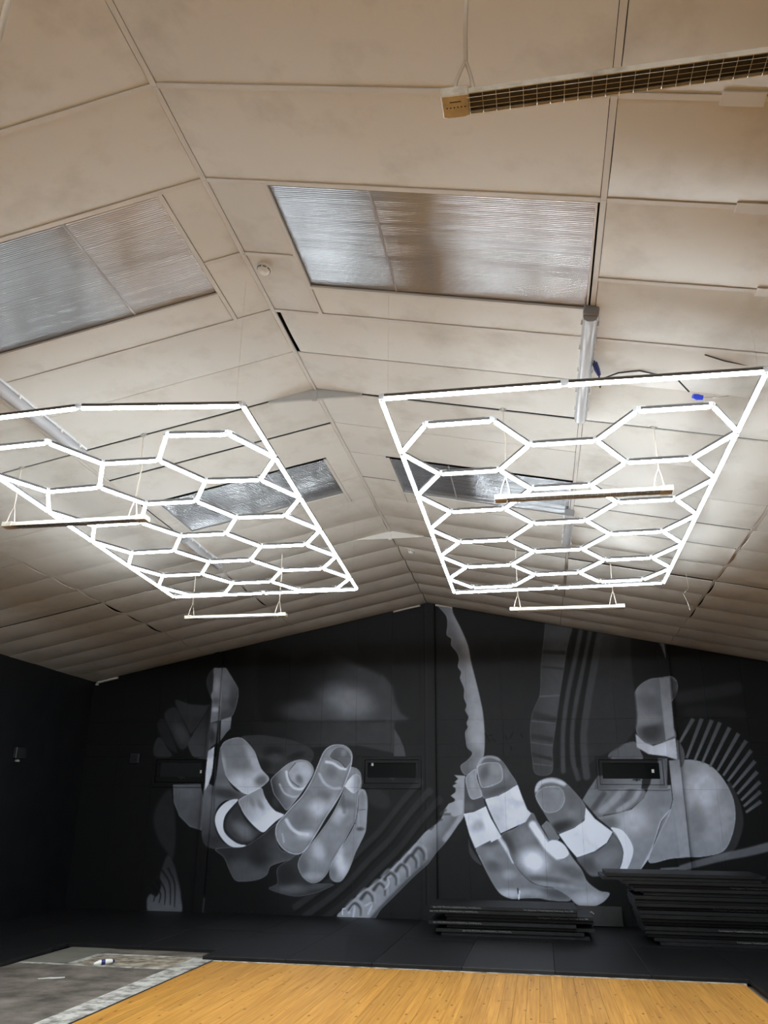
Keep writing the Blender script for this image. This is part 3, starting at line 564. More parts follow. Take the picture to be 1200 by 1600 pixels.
# side and rear walls
ze = ZR-HALF*SL
for nm, x0, x1 in (('wall_left', XL-.12, XL), ('wall_right', XRT, XRT+.12)):
    w = structure(empty(nm)); ys = [YB+k*(YW-YB)/17 for k in range(18)]
    for a, b in zip(ys, ys[1:]):
        p = MB(); p.box((x0, a+.0015, -.02), (x1, b-.0015, ze+.1)); p.build('panel', BLACKPAINT, w)
GREYWALL = mat('grey_render', (.3,.29,.28), .8)
w = structure(empty('wall_rear')); p = MB(); p.add([(XL,YB,-.02),(XRT,YB,-.02),(XRT,YB,ze+.1),(XR,YB,ZR+.1),(XL,YB,ze+.1)]+[(XL,YB-.1,-.02),(XRT,YB-.1,-.02),(XRT,YB-.1,ze+.1),(XR,YB-.1,ZR+.1),(XL,YB-.1,ze+.1)], [(0,1,2,3,4),(9,8,7,6,5)]+[(k,5+k,5+(k+1)%5,(k+1)%5) for k in range(5)]); p.build('render_face', GREYWALL, w)

# ================================================================ ceiling
ceiling = structure(empty('ceiling'))
def cpt(s, u, y, d=0.): return (XR+s*u, y, ZR-u*SL+d)
p = MB()
for s in (-1, 1):
    a = [cpt(s, 0, YB-.1, .16), cpt(s, HALF+.2, YB-.1, .16), cpt(s, HALF+.2, YW+.3, .16), cpt(s, 0, YW+.3, .16)]
    b = [(x, y, z+.06) for x, y, z in a]; p.add(a+b, [(0,1,2,3),(7,6,5,4),(0,4,5,1),(1,5,6,2),(2,6,7,3),(3,7,4,0)])
p.build('roof_deck', DECK, ceiling)
def sheet(s, u0, u1, y0, y1, sag=.0, wave=False, tilt=(0,0), edge=False):
    """thin board hung between joints, sagging between its edges"""
    nu, nv = 6, (10 if sag > .012 else 4); V, F = [], []
    for j in range(nv+1):
        for i in range(nu+1):
            a, b = i/nu, j/nv
            k = math.sin(math.pi*b)**(.75 if wave else 1)*(1 if wave else .45+.55*math.sin(math.pi*a))
            if edge: k *= 1-max(0, (a-.45)/.55)**2
            d = -sag*k+tilt[0]*(1-b)+tilt[1]*b
            V.append(cpt(s, u0+(u1-u0)*a, y0+(y1-y0)*b, d))
    n = nu+1
    for j in range(nv):
        for i in range(nu): q = j*n+i; F.append((q, q+1, q+n+1, q+n))
    ring = [i for i in range(n)]+[j*n+nu for j in range(1, nv+1)]+[nv*n+i for i in range(nu-1, -1, -1)]+[j*n for j in range(nv-1, 0, -1)]
    o = len(V); V += [(V[r][0], V[r][1], V[r][2]+.009) for r in ring]; m_ = len(ring)
    p = MB(); p.add(V, F, 0, True); p.add(V, [(ring[k], ring[(k+1) % m_], o+(k+1) % m_, o+k) for k in range(m_)])
    return p.build('panel', CEIL, ceiling)
def strip(s, a, b, w=.03, t=.005, d=-.004, name='cover_strip'):
    """batten between two slope points (u,y)"""
    A, Bv = Vector(cpt(s, a[0], a[1], d)), Vector(cpt(s, b[0], b[1], d)); dirv = (Bv-A).normalized()
    nrm = Vector((s*SL, 0, 1)).normalized(); side = dirv.cross(nrm).normalized()*w/2
    lo, hi = nrm*-t*.5, nrm*t*1.5
    vs = [A-side+lo, A+side+lo, A+side+hi, A-side+hi, Bv-side+lo, Bv+side+lo, Bv+side+hi, Bv-side+hi]
    p = MB(); p.add(vs, [(0,1,2,3),(7,6,5,4),(0,4,5,1),(1,5,6,2),(2,6,7,3),(3,7,4,0)]); return p.build(name, STRIP, ceiling)
ROWS = [YB, -7.1, -5.75, -4.4, -3.05, -1.7, -.35, .33, 1.0, 1.66, 2.3, 2.99, 3.68, 4.38, 5.06, 5.66, 6.32, 6.99, 7.68, 8.36, 9.0, 9.65, 10.3, 10.97, 11.63, 12.3, 12.97, 13.63, YW+.0]
UCOL = [.034, 2.3, 4.05, HALF]
SKYU = {(1, 0): (.39, 2.265), (-1, 0): (.30, 2.17), (1, 1): (.43, 2.27), (-1, 1): (.27, 2.12)}
BAY = [(3.68, 4.70), (7.72, 8.70)]
# dark open joints: (side, row line, column) -> gap width
GAP = {(1,6.32,0):0.0396,(1,6.32,1):0.0288,(-1,6.32,0):0.0252,(-1,6.32,1):0.0252,(1,5.06,0):0.0288,(1,5.06,1):0.0360,(1,4.38,1):0.0216,(-1,6.99,0):0.0324,(1,8.36,0):0.0360,(1,8.36,1):0.0396,(1,9.0,1):0.0288,(1,9.65,1):0.0288,(1,10.3,0):0.0504,(1,10.3,1):0.0720,(1,10.3,2):0.0360,(-1,10.3,0):0.0288,(-1,10.3,1):0.0360,(-1,10.3,2):0.0468,(1,5.66,0):0.0252,(-1,5.06,0):0.0072}
rs = random.Random(3)
for s in (-1, 1):
    for c in range(3):
        for y0, y1 in zip(ROWS, ROWS[1:]):
            near, far = y0 < 5.0, y0 >= 10.29
            far = y0 >= 10.29; eg = .019 if y0 < 12.2 else .003
            u0, u1 = UCOL[c]+(eg if c else 0), UCOL[c+1]-(eg if c < 2 else 0)
            if c == 0: u0 = .006 if far else .019
            g = .0185 if near else .0025
            a = y0+(g if near else max(.0025, GAP.get((s, y0, c), .005)/2)); b = y1-(.0185 if y1 < 5.1 else max(.0025, GAP.get((s, y1, c), .005)/2))
            if far: a, b = y0+(.0015 if y0 > 10.31 else GAP.get((s, y0, c), .01)/2), y1-.0015
            sag = .036 if far else (.042 if c == 1 and s == 1 else .02 if c else .012)*rs.uniform(.6, 1.4)
            if y0 >= 8.3 and not far: sag += .02
            if far: sag *= rs.uniform(.8, 1.2)
            tilt = (rs.uniform(-.004, .004), rs.uniform(-.004, .004)) if not near else (0, 0)
            if c == 0:
                bay = next((k for k, (p0, p1) in enumerate(BAY) if y0 >= p0-.06 and y0 < p1), None)
                if bay is not None:
                    su0, su1 = SKYU[(s, bay)]; p1 = BAY[bay][1]
                    sheet(s, u0, su0-.03, a, b, .004)
                    if su1 < UCOL[1]-.06: sheet(s, su1+.006, UCOL[1]-.031, a, b, .003)
                    if y1 > p1: sheet(s, su0+.008, su1, p1+.035, b, .006)
                    continue
                if s == 1 and abs(y0-5.06) < .01: u0 = .052
            sheet(s, u0, u1, a, b, sag, far, tilt, c == 2)
# cover strips: ridge, long joints, cross joints of the near bays
for y0, y1 in zip(ROWS, ROWS[1:]):
    if y0 < 10.2:
        p = MB(); p.add([(XR-.0155,y0+.001,ZR-.011),(XR,y0+.001,ZR-.014),(XR+.0155,y0+.001,ZR-.011),(XR+.0155,y0+.001,ZR+.004),(XR-.0155,y0+.001,ZR+.004)]+[(XR-.0155,y1-.001,ZR-.011),(XR,y1-.001,ZR-.014),(XR+.0155,y1-.001,ZR-.011),(XR+.0155,y1-.001,ZR+.004),(XR-.0155,y1-.001,ZR+.004)], [(0,1,2,3,4),(9,8,7,6,5)]+[(k,5+k,5+(k+1)%5,(k+1)%5) for k in range(5)])
        p.build('ridge_strip', STRIP, ceiling)
    for s in (-1, 1):
        for u in UCOL[1:3]:
            if y0 < 12.2: strip(s, (u, y0+.001), (u, y1-.001), .032)
for s in (-1, 1):
    for y in ROWS[1:]:
        if y < 5.1:
            for c in range(3):
                ua, ub = (UCOL[c]+.017 if c else .017), UCOL[c+1]-.017
                if c == 0 and abs(y-4.38) < .01:
                    su0, su1 = SKYU[(s, 0)]; strip(s, (ua, y), (su0-.03, y), .032)
                    continue
                strip(s, (ua, y), (ub, y), .032)
    # joint plates lapped over the cross joints
    for u, y in ((2.75, 2.99), (2.95, 3.68), (3.2, 4.38)):
        if s == 1: strip(s, (u, y-.004), (u+.18, y-.004), .078, .007, -.012, 'lap_plate')
# skylights
for (s, bay), (u0, u1) in SKYU.items():
    y0, y1 = BAY[bay]; n = {(-1,0):4,(1,0):5,(-1,1):6,(1,1):7}[(s, bay)]
    w = structure(empty('window_%d' % n, cpt(s, (u0+u1)/2, (y0+y1)/2))); inv = Matrix.Translation(-w.location)
    nf = 64 if bay == 0 else 40; V, F = [], []; ya, yb = y0+.033, y1+.028; nn = nf*4; fl = [rs.uniform(.6, 1.35) for _ in range(nf+1)]
    for j in range(nn+1):
        y = ya+(yb-ya)*j/nn; d = .012+.0010*math.sin(2*math.pi*j/4+.4)*fl[j//4]
        for i in range(7):
            u = u0+(u1-u0)*i/6; V.append(cpt(s, u, y, d-.006*math.sin(math.pi*i/6*2.0)*math.sin(math.pi*j/nn)))
    for j in range(nn):
        for i in range(6): q = j*7+i; F.append((q, q+1, q+8, q+7))
    p = MB(); p.add(V, F, 0, True); o = p.build('polycarbonate_sheet', SKY); o.parent = w; o.matrix_parent_inverse = inv
    def fr(a, b, wd, nm='frame_bar', dd=-.004):
        o = strip(s, a, b, wd, .008, dd, nm); o.parent = w; o.matrix_parent_inverse = inv; return o
    fr((u0-.012, ya-.03), (u0-.012, y1+.36 if bay == 0 else y1+.3), .03); fr((u0, y1+.018), (u1, y1+.018), .026)
    fr((u1+.002, ya-.01), (u1+.002, y1), .012)
    o = fr((u0+.62, ya), (u0+.62, yb), .012, 'joint_tape', .008); o.data.materials[0] = CLEAR
# apex plates of the portal frames
for y, hw, dp, mt in ((6.32, .43, .165, STEEL), (10.3, .46, .13, STRIP)):
    g = structure(empty('apex_plate', (XR, y, ZR))); p = MB(); t = .012
    pr = [(-hw, -hw*SL-.002), (0, -dp-.01), (hw, -hw*SL-.002), (hw*.98, -hw*SL+.03), (0, .03), (-hw*.98, -hw*SL+.03)]
    pr = [(-hw, -hw*SL-.006), (hw, -hw*SL-.006), (hw, -hw*SL+.02), (0, .02), (-hw, -hw*SL+.02)]
    p.prism(pr, -t, t, 'Y'); p.build('plate', mt, g)
    p = MB(); p.box((-hw, -.013, -hw*SL-.012), (hw, .013, -hw*SL-.006)); p.box((-.022, -.02, -hw*SL-.03), (.022, .0, -.02)); p.build('lower_flange', mt, g)

# ================================================================ honeycomb lights
TW, TH = .029, .017
def tube_mesh():
    p = MB(); p.prism([(-TW/2, 0), (-TW*.42, -.010), (-TW*.26, -TH-.001), (-TW*.12, -TH-.004), (TW*.12, -TH-.004), (TW*.26, -TH-.001), (TW*.42, -.010), (TW/2, 0)], -.5, .5); return p.mesh('light_tube', EMIT)
def housing_mesh():
    p = MB(); p.prism([(-TW/2-.0025, -.0012), (-TW/2-.0005, -.0012), (-TW/2-.0005, .0002), (TW/2+.0005, .0002), (TW/2+.0005, -.0012), (TW/2+.0025, -.0012), (TW/2+.0025, .018), (TW/4, .026), (-TW/4, .026), (-TW/2-.0025, .018)], -.5, .5); return p.mesh('housing', ALU)
TUBE, HOUS = tube_mesh(), housing_mesh()
def honeycomb(NL, NM, NR, FL, FR, v0, v1, label):
    """corner points near-left, near-middle, near-right, far-left, far-right; the comb of 14 cells fills v0..v1 of the length"""
    NL, NM, NR, FL, FR = map(Vector, (NL, NM, NR, FL, FR)); c = (NL+NR+FL+FR)/4
    root = tag(empty('honeycomb_light', c), label, 'ceiling light', 'honeycomb light grids')
    kink = NM-(NL+NR)/2
    def at(u, v): return (NL*(1-u)+NR*u)*(1-v)+(FL*(1-u)+FR*u)*v+kink*(1-abs(2*u-1))*(1-v)**2-c
    nodes = {}; edges = set()
    def node(u, v):
        k = (round(u*1000), round(v*1000))
        for q in nodes:
            if abs(q[0]-k[0]) < 4 and abs(q[1]-k[1]) < 4: return q
        nodes[k] = (u, v); return k
    pitch = (v1-v0)/5; s5 = 1/5
    for col, n, off in ((0, 5, 0), (1, 4, .5), (2, 5, 0)):
        cu = s5*(1+1.5*col)
        for r in range(n):
            cv = v0+pitch*(r+.5+off)
            h = [node(cu+s5*dx, cv+pitch*dy) for dx, dy in ((-1,0),(-.5,-.5),(.5,-.5),(1,0),(.5,.5),(-.5,.5))]
            for a, b in zip(h, h[1:]+h[:1]): edges.add(tuple(sorted((a, b))))
    left = sorted([k for k in nodes if k[0] < 4], key=lambda k: k[1]); right = sorted([k for k in nodes if k[0] > 996], key=lambda k: k[1])
    k00, k50, k10, k01, k51, k11 = node(0,0), node(.5,0), node(1,0), node(0,1), node(.5,1), node(1,1)
    for ch in ([k00]+left+[k01], [k10]+right+[k11], [k00, k50, k10], [k01, k51, k11]):
        for a, b in zip(ch, ch[1:]): edges.add(tuple(sorted((a, b))))
    inc = {k: [] for k in nodes}
    for a, b in sorted(edges):
        A, Bv = at(*nodes[a]), at(*nodes[b]); d = Bv-A; L = d.length; inc[a].append(d.normalized()); inc[b].append(-d.normalized())
        ln = L-.05; t = link('light_tube', TUBE, root, (A+Bv)/2)
        x = d.normalized(); y = Vector((0,0,1)).cross(x).normalized(); z = x.cross(y)
        t.rotation_euler = Matrix((x, y, z)).transposed().to_euler(); t.scale = (ln, 1, 1)
        link('housing', HOUS, t)
    for k, ds in inc.items():
        p = MB(); q = at(*nodes[k])
        for d in ds:
            yv = Vector((0,0,1)).cross(d).normalized()*.0125
            a0, a1 = d*.0, d*.058
            p.add([a0-yv+Vector((0,0,-.014)), a1-yv+Vector((0,0,-.014)), a1+yv+Vector((0,0,-.014)), a0+yv+Vector((0,0,-.014)), a0-yv+Vector((0,0,.026)), a1-yv+Vector((0,0,.026)), a1+yv+Vector((0,0,.026)), a0+yv+Vector((0,0,.026))], [(0,3,2,1),(4,5,6,7),(0,1,5,4),(1,2,6,5),(2,3,7,6),(3,0,4,7)])
            p.lathe([(.005, .026), (.005, .03), (.002, .031)], tuple(d*.045), 6, 1)
        p.build('joint_piece', [JOINT, DARK], root, q)
    for u, v in ((.02, .0), (.98, .0), (.02, .99), (.98, .99)):
        a = at(u, v); gx = a.x+c.x; ztop = ZR-abs(gx-XR)*SL-c.z+.0
        p = MB(); p.tube([(a.x, a.y, a.z+.02), (a.x, a.y, ztop)], .0005, 4); p.build('suspension_wire', BRIGHTWIRE, root)
    return root
ZG = 4.17
honeycomb((-.895,4.715,ZG), (.29,4.715,ZG), (1.503,4.74,ZG), (-.905,9.78,ZG), (1.552,9.66,ZG), .087, .962, 'rectangular white honeycomb light grid hanging right of the ridge')
honeycomb((-4.2,4.62,ZG), (-3.03,4.66,ZG+.075), (-1.83,4.67,ZG), (-4.45,9.52,ZG), (-2.055,9.46,ZG), .09, .985, 'rectangular white honeycomb light grid hanging left of the ridge, cut by the photo edge')
honeycomb((-.895,-6.2,ZG), (.3,-6.2,ZG), (1.5,-6.2,ZG), (-.895,-1.2,ZG), (1.5,-1.2,ZG), .09, .96, 'right honeycomb light grid behind the camera, outside the photo')
honeycomb((-4.3,-6.2,ZG), (-3.1,-6.2,ZG), (-1.9,-6.2,ZG), (-4.3,-1.2,ZG), (-1.9,-1.2,ZG), .09, .96, 'left honeycomb light grid behind the camera, outside the photo')

# ================================================================ radiant heaters
def make_heater():
    L, W, H = 1.39, .095, .037
    root = empty('radiant_heater')
    p = MB(); p.prism([(-.036, H), (.036, H), (W/2, .024), (W/2, 0), (W/2-.004, 0), (W/2-.004, .022), (.034, H-.004), (-.034, H-.004), (-W/2+.004, .022), (-W/2+.004, 0), (-W/2, 0), (-W/2, .024)], -L/2+.1, L/2-.1); p.build('housing', CREAM, root)
    p = MB()
    for k in range(5):
        y = -.034+k*.017; p.prism([(y-.0084, .013), (y, .0122), (y+.0084, .013), (y+.0084, .02), (y-.0084, .02)], -L/2+.1, L/2-.1)
    p.build('heating_panel', RUST, root)
    for sgn in (-1, 1):
        p = MB(); x0, x1 = sorted((sgn*L/2, sgn*(L/2-.1)))
        p.cbox((x0, -W/2-.002, -.004), (x1, W/2+.002, H+.004), .004)
        for k in range(6): p.lathe([(.0035, -.0046), (.003, -.0040)], (x0+.018+k*.013, .004, 0), 6, 1)
        p.box((x0+.03, -.022, -.0046), (x0+.07, -.018, -.004), 1); p.box((x0+.015, W/2+.002, .0), (x1-.015, W/2+.006, .012))
        p.build('end_cap', [CREAM, DARK], root)
    p = MB(); n = 25
    for k in range(n+1):
        x = -L/2+.1+(L-.2)*k/n; p.tube([(x, -W/2, .004), (x, -W/2+.004, -.004), (x, W/2-.004, -.004), (x, W/2, .004)], .0013, 4, caps=False)
    for y in (-.032, -.011, .011, .032): p.tube([(-L/2+.09, y, -.005), (L/2-.09, y, -.005)], .0012, 4, caps=False)
    p.build('wire_guard', BRIGHTWIRE, root)
    return root
def heater(proto, x0, x1, y, z, tops, label, r=.007):
    h = proto if proto.get('category') is None else copy_tree(proto)
    for ch in [c for c in h.children if c.name.startswith('hanging_cord')]: bpy.data.objects.remove(ch)
    h.location = ((x0+x1)/2, y, z); tag(h, label, 'heater', 'radiant heaters hung below the ceiling')
    for hx, kink in tops:
        s = 1 if hx > XR else -1; zt = ZR-abs(hx-XR)*SL-.0-z; lx = hx-h.location.x; yk = .06 if y > 5 else -.02
        p = MB(); zs = .032+.17
        p.tube([(lx, 0, zt-.02), (lx+kink*.2, 0, zt*.8), (lx+kink, 0, zt*.62), (lx+kink*.3, 0, zt*.45), (lx, 0, zs)] if zt > .5 else [(lx, 0, zt-.02), (lx+kink, 0, (zt+zs)/2), (lx, 0, zs)], r, 6)
        for sx in (-.055, .03): p.tube([(lx, 0, zs+.01), (lx+sx*.6, 0, zs-.08), (lx+sx, 0, .03)], r*.75, 5)
        p.lathe([(.012, 0), (.012, .02), (.02, .022), (.02, .03)], (lx, 0, zt-.03), 8, 1); p.tube([(lx-.03, 0, zt-.012), (lx+.03, 0, zt-.012)], .008, 5, 1)
        p.build('hanging_cord', [CORDM, STEEL], h)
    return h
hp = make_heater()
heater(hp, -.22, 1.17, 2.27, 4.0, ((-.13, .01), (1.07, 0)), 'radiant heater with wire guard hanging at the top right corner of the photo', .0095)
heater(hp, -.235, 1.155, 6.28, 4.0, ((-.14, .012), (1.065, .0)), 'radiant heater hanging below the right honeycomb light, between its cells', .006)
heater(hp, -4.655, -3.265, 6.3, 4.0, ((-4.59, 0), (-3.40, .02)), 'speckled radiant heater hanging below the left honeycomb light', .006)
heater(hp, -.23, 1.13, 10.16, 4.0, ((-.14, 0), (1.02, 0)), 'small far radiant heater hanging beyond the right honeycomb light', .007)
heater(hp, -4.5, -3.12, 10.06, 4.0, ((-4.42, 0), (-3.22, .01)), 'small far radiant heater hanging beyond the left honeycomb light', .007)
# cord at the left edge
t = tag(empty('hanging_cable', (-1.93, 2.06, 4.0)), 'pale cable with a grey connector hanging at the left photo edge', 'cable')
p = MB(); p.tube([(0,0,.1), (-.004,0,.4), (.004,0,.8), (0,0,ZR-4.0-.13*SL)], .014, 8); p.build('pale_sleeve', CORDM, t)
p = MB(); p.tube([(.015,.0,.02), (.016,0,.07), (.012,0,.14)], [.016,.02,.013], 8); p.tube([(.014,0,.12),(.012,0,.2)], .018, 8); p.tube([(.0,0,.04),(.012,0,-.04),(.024,0,-.02),(.016,0,.03)], .004, 5); p.build('connector', GREYPL, t)

# ================================================================ batten lights (unlit)
def make_batten(Ln):
    root = empty('batten_light'); W = .105
    p = MB(); p.cbox((-W/2, -Ln/2, .02), (W/2, Ln/2, .05), .006); p.build('base', TRAY, root)
    p = MB(); p.box((-.034, -Ln/2+.05, .002), (.034, Ln/2-.05, .021)); p.build('gear_tray', TRAY, root)
    p = MB(); p.tube([(0, -Ln/2+.09, -.014), (0, Ln/2-.09, -.014)], .013, 8); p.build('lamp', WHITEPL, root)
    for y in (-Ln/2+.075, Ln/2-.075, -Ln*.17, Ln*.17):
        p = MB(); p.cbox((-.016, y-.012, -.034), (.016, y+.012, .004), .003); p.build('lamp_holder', WHITEPL, root)
    p = MB(); pr = [(-W/2+.002, .02), (-W/2+.006, -.012), (-W*.36, -.036), (-W*.18, -.047), (0, -.05), (W*.18, -.047), (W*.36, -.036), (W/2-.006, -.012), (W/2-.002, .02)]
    p.prism(pr, -Ln/2+.004, Ln/2-.004, 'Y', 0, True, True); p.build('clear_cover', CLEAR, root)
    for k in range(5):
        y = -Ln/2+.13+k*(Ln-.26)/4
        for sx in (-1, 1):
            p = MB(); p.cbox((sx*W/2-.006, y-.011, -.004), (sx*W/2+.006, y+.011, .036), .002); p.build('clip', WHITEPL, root)
    p = MB(); p.cbox((-.05, -Ln/2-.035, -.012), (.05, -Ln/2+.001, .05), .005); p.build('end_box', GREYPL, root)
    return root
def place_batten(o, s, u, y, label):
    o.location = cpt(s, u, y, -.055); o.rotation_euler = (0, math.atan(SL)*s, 0); return tag(o, label, 'batten light', 'unlit batten lights along the ceiling joints')
bt = make_batten(1.5)
place_batten(bt, 1, 2.285, 5.44, 'unlit clear batten light beside the large right skylight, end box upward')
place_batten(copy_tree(bt), -1, 2.17, 5.52, 'unlit clear batten light cut by the left photo edge above the left grid')
b2 = make_batten(1.15)
place_batten(b2, 1, 2.27, 9.08, 'small far unlit batten light behind the right honeycomb light')
place_batten(copy_tree(b2), -1, 2.22, 9.3, 'small far unlit batten light behind the left honeycomb light')

# ================================================================ smoke detectors
def detector(s, u, y, label, r=.055):
    t = tag(empty('smoke_detector', cpt(s, u, y, -.004), 0), label, 'smoke detector'); t.rotation_euler = (0, math.atan(SL)*s, .4)
    p = MB(); p.lathe([(r, .004), (r, -.012), (r*.93, -.016)], n=24); p.build('base', WHITEPL, t)
    p = MB(); p.lathe([(r*.82, -.016), (r*.8, -.034), (r*.6, -.046), (r*.3, -.05)], n=24); p.build('chamber', WHITEPL, t)
    p = MB()
    for k in range(8):
        a = k*math.pi/4; c_, s_ = math.cos(a), math.sin(a); mt = Matrix.Translation((c_*r*.79, s_*r*.79, -.025))@Matrix.Rotation(a, 4, 'Z')
        p.box((-.003, -.012, -.005), (.004, .012, .005), 0, mt)
    p.build('vent', GREYPL, t)
detector(1, .11, 4.52, 'white round smoke detector beside the ridge between the near skylights')
detector(1, .18, 11.05, 'small far white smoke detector on the wavy ceiling near the ridge')

# ================================================================ cables on the ceiling
c = lambda X, Y, d=-.02: cpt(1, X-XR, Y, d)
t = tag(empty('power_cable', c(.56, 5.3)), 'black cable with dark blue plug hanging beside the right batten light', 'cable'); o3 = Vector(c(.56, 5.3))
def rel(pts): return [Vector(q)-o3 for q in pts]
p = MB(); p.tube(rel([c(.545,5.30,-.03), c(.552,5.32,-.06), c(.575,5.36,-.09), c(.585,5.45,-.16), c(.58,5.55,-.05), c(.72,5.44,-.03), c(.86,5.38,-.03), c(1.0,5.38,-.05), c(1.12,5.41,-.06), c(1.195,5.47,-.11)]), .006, 6); p.build('black_lead', DARK, t)
p = MB(); p.tube(rel([c(.548,5.31,-.04), c(.562,5.345,-.075), c(.578,5.38,-.1)]), [.018,.022,.014], 8); p.build('plug', BLUEPL, t)
o3 = Vector(c(1.26, 5.5, -.13))
t = tag(empty('inline_connector', o3), 'bright blue connector with grey lead above the right grid near its corner', 'connector')
p = MB(); p.tube(rel([c(1.22,5.49,-.13), c(1.25,5.5,-.13), c(1.29,5.5,-.13)]), [.016,.024,.018], 8); p.build('body', mat('bright_blue_plastic', (.02,.05,.6), .4), t)
p = MB(); p.tube(rel([c(1.28,5.5,-.13), c(1.40,5.52,-.1), c(1.45,5.45,-.12), c(1.36,5.3,-.22), (1.255,5.11,ZG+.03)]), .0035, 5); p.build('grey_lead', STEEL, t)
o3 = Vector(c(1.45, 5.2))
t = tag(empty('supply_cable', o3), 'thin black cable on the ceiling at the right grid corner', 'cable'); p = MB(); p.tube(rel([c(1.25,5.12,-.01), c(1.38,5.16,-.02), c(1.55,5.2,-.015), c(1.8,5.15,-.012), c(2.2,5.25,-.012)]), .0045, 5); p.build('lead', DARK, t)
o3 = Vector(c(1.9, 10.1))
t = tag(empty('loose_string', o3), 'thin white string dangling from the ceiling right of the right grid', 'string'); p = MB(); p.tube(rel([c(1.88,10.05,-.0), c(1.9,10.1,-.1), c(1.91,10.12,-.2), c(1.84,10.15,-.27), c(1.88,10.15,-.36), c(1.9,10.16,-.46)]), .0035, 5); p.build('cord', CORDM, t)

# ================================================================ sockets on the walls
t = tag(empty('wall_socket', (-7.1, YW-.001, 2.49)), 'small black socket box on the back wall left of the left window', 'socket')
p = MB(); p.cbox((-.085,-.05,-.085), (.085,0,.085), .008); p.build('box', DARK, t); p = MB(); p.cbox((-.06,-.056,-.06), (.06,-.049,.06), .003); p.lathe([(.02,.0),(.02,.006)], (0,-.062,.0), 10); p.build('cover', BLACKPAINT, t)
t = tag(empty('alarm_box', (XL+.001, 12.27, 2.43)), 'black painted box on the dark left wall', 'box')
p = MB(); p.cbox((0,-.13,-.07), (.06,.13,.1), .008); p.build('box', DARK, t); p = MB(); p.lathe([(.04,0),(.04,.03),(.02,.035)], (.03,-.04,-.12), 10); p.build('sounder', GREYPL, t)

# ================================================================ rubber mats
MATM = MB(); MATM.cbox((-1,-.5,0), (1,.5,.043), .003); MATME = MATM.mesh('rubber_mat', RUBBER)
ORD = ['topmost','second','third','fourth','fifth','sixth','seventh','eighth','ninth','tenth','eleventh','twelfth','thirteenth','fourteenth','fifteenth','sixteenth','seventeenth','eighteenth','nineteenth','twentieth']
LET = {}
def lettering(parent, x, flip, text='Tech Equipment. Trusted Equipment Technology. Since 1985', size=.027):
    cu = bpy.data.curves.new('lettering', 'FONT'); cu.body = text; cu.size = size; cu.extrude = .0004; cu.materials.append(LETTER); cu.align_x = 'CENTER'; cu.resolution_u = 2
    if 'me' not in LET:
        q = bpy.data.objects.new('type', cu); COL.objects.link(q); bpy.context.view_layer.update()
        LET['me'] = bpy.data.meshes.new_from_object(q.evaluated_get(bpy.context.evaluated_depsgraph_get())); LET['me'].name = 'lettering'
        bpy.data.objects.remove(q)
    o = link('lettering', LET['me'], parent); o.location = (x, -.5012, .033 if flip else .011)
    o.rotation_euler = (math.pi/2, math.pi if flip else 0, 0)
def mat_stack(specs, z, gap, where, group, texts):
    n = len(specs)
    for i, (x0, y0, rz) in enumerate(specs):          # from the floor upward
        o = link('rubber_mat', MATME, None, (x0+1, y0+.5, z)); o.rotation_euler = (0, 0, rz); z += .0432+gap
        k = n-1-i; tag(o, ('%s black rubber mat of the %s' % (ORD[k], where) if k < n-1 else 'lowest black rubber mat of the %s' % where), 'mat', group)
        for x, fl in texts.get(k, ()): lettering(o, x, fl)
rm = random.Random(11)
s1 = [-1.43,-1.50,-1.36,-1.60,-1.36,-1.37,-1.58,-1.58]
y1 = [12.56,12.53,12.60,12.50,12.62,12.55,12.47,12.5]
mat_stack([(x, y, rm.uniform(-.006,.006)) for x, y in zip(s1, y1)], .043, .0045, 'low stack beside the middle column', 'mats in the low stack', {0: ((-.62, True), (.62, False)), 1: ((-.66, True),), 2: ((.6, False),), 4: ((-.6, True),), 6: ((-.3, True),)})
s2 = [1.45,1.38,1.30,1.27,1.26,1.26,1.24,1.22,1.22,1.2,1.18,1.17,1.17,1.30,1.18,1.12,1.04,.78,.84]
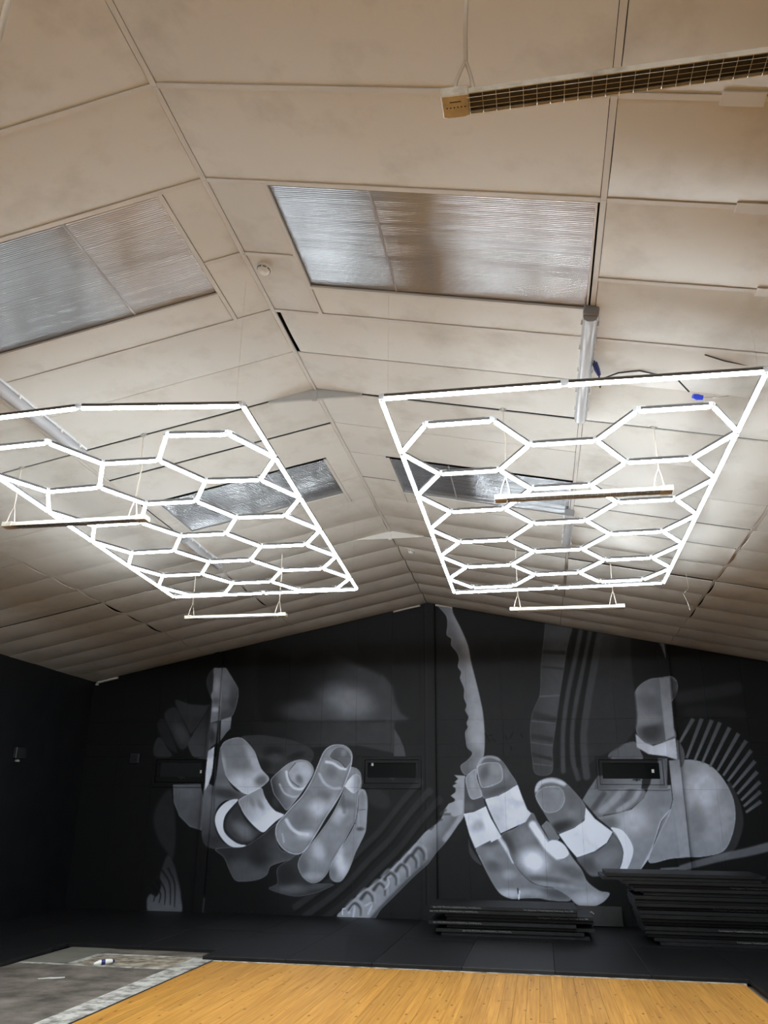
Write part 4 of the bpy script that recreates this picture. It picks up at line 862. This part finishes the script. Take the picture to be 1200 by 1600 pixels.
y2 = [12.34+rm.uniform(-.05,.05)+(.09 if k in (2,5,9,13,15) else 0) for k in range(len(s2))]
mat_stack([(x, y, rm.uniform(-.01,.006)) for x, y in zip(s2, y2)], .043, .002, 'tall stack in the lower right', 'mats in the tall stack', {9: ((.3, False),), 14: ((.25, False),), 17: ((.35, False),), 3: ((.62, False),)})
# mat standing against the wall
t = tag(empty('leaning_mat', (.35, YW-.16, .043)), 'black rubber mat with arrow mark leaning on the wall between both stacks', 'mat'); t.rotation_euler = (math.radians(-24), 0, 0)
p = MB(); p.cbox((-.8,-.022,0), (.8,.022,.29), .003); p.build('slab', RUBBER, t)
p = MB(); pts = [(.30,.17),(.34,.205),(.38,.17)]
for a, b in zip(pts, pts[1:]):
    d = Vector((b[0]-a[0], 0, b[1]-a[1])).normalized(); q = Vector((-d.z, 0, d.x))*.007; A, Bv = Vector((a[0],-.0228,a[1])), Vector((b[0],-.0228,b[1]))
    p.add([A-q, Bv-q, Bv+q, A+q]+[v+Vector((0,.001,0)) for v in (A-q, Bv-q, Bv+q, A+q)], [(0,1,2,3),(7,6,5,4),(0,4,5,1),(1,5,6,2),(2,6,7,3),(3,7,4,0)])
p.build('arrow_mark', LETTER, t)
# ================================================================ scraps on the concrete
p = MB(); prof = [(-.12,-.012),(-.02,-.02),(0,-.035),(.11,-.02),(.13,.0),(.03,.012),(-.01,.03),(-.05,.012),(-.13,.004)]
p.prism(prof, 0, .006, 'Z'); o = p.build('paper_scrap', WHITEPL, None, (-4.97, 8.70, .001)); o.rotation_euler = (0,0,.55); tag(o, 'torn white scrap lying on the dark concrete', 'scrap')
t = tag(empty('crumpled_tube', (-4.85, 9.56, .004), .9), 'crumpled blue and white tube lying on the concrete', 'tube')
p = MB(); p.tube([(-.12,0,.012),(-.05,.012,.02),(.02,-.008,.024),(.09,.006,.022)], [.012,.026,.028,.022], 8); p.build('body', WHITEPL, t)
p = MB(); p.tube([(.088,.006,.022),(.12,.01,.022)], .016, 8); p.tube([(-.03,.008,.021),(.01,-.006,.0235)], .0285, 8); p.build('cap', BLUEPL, t)
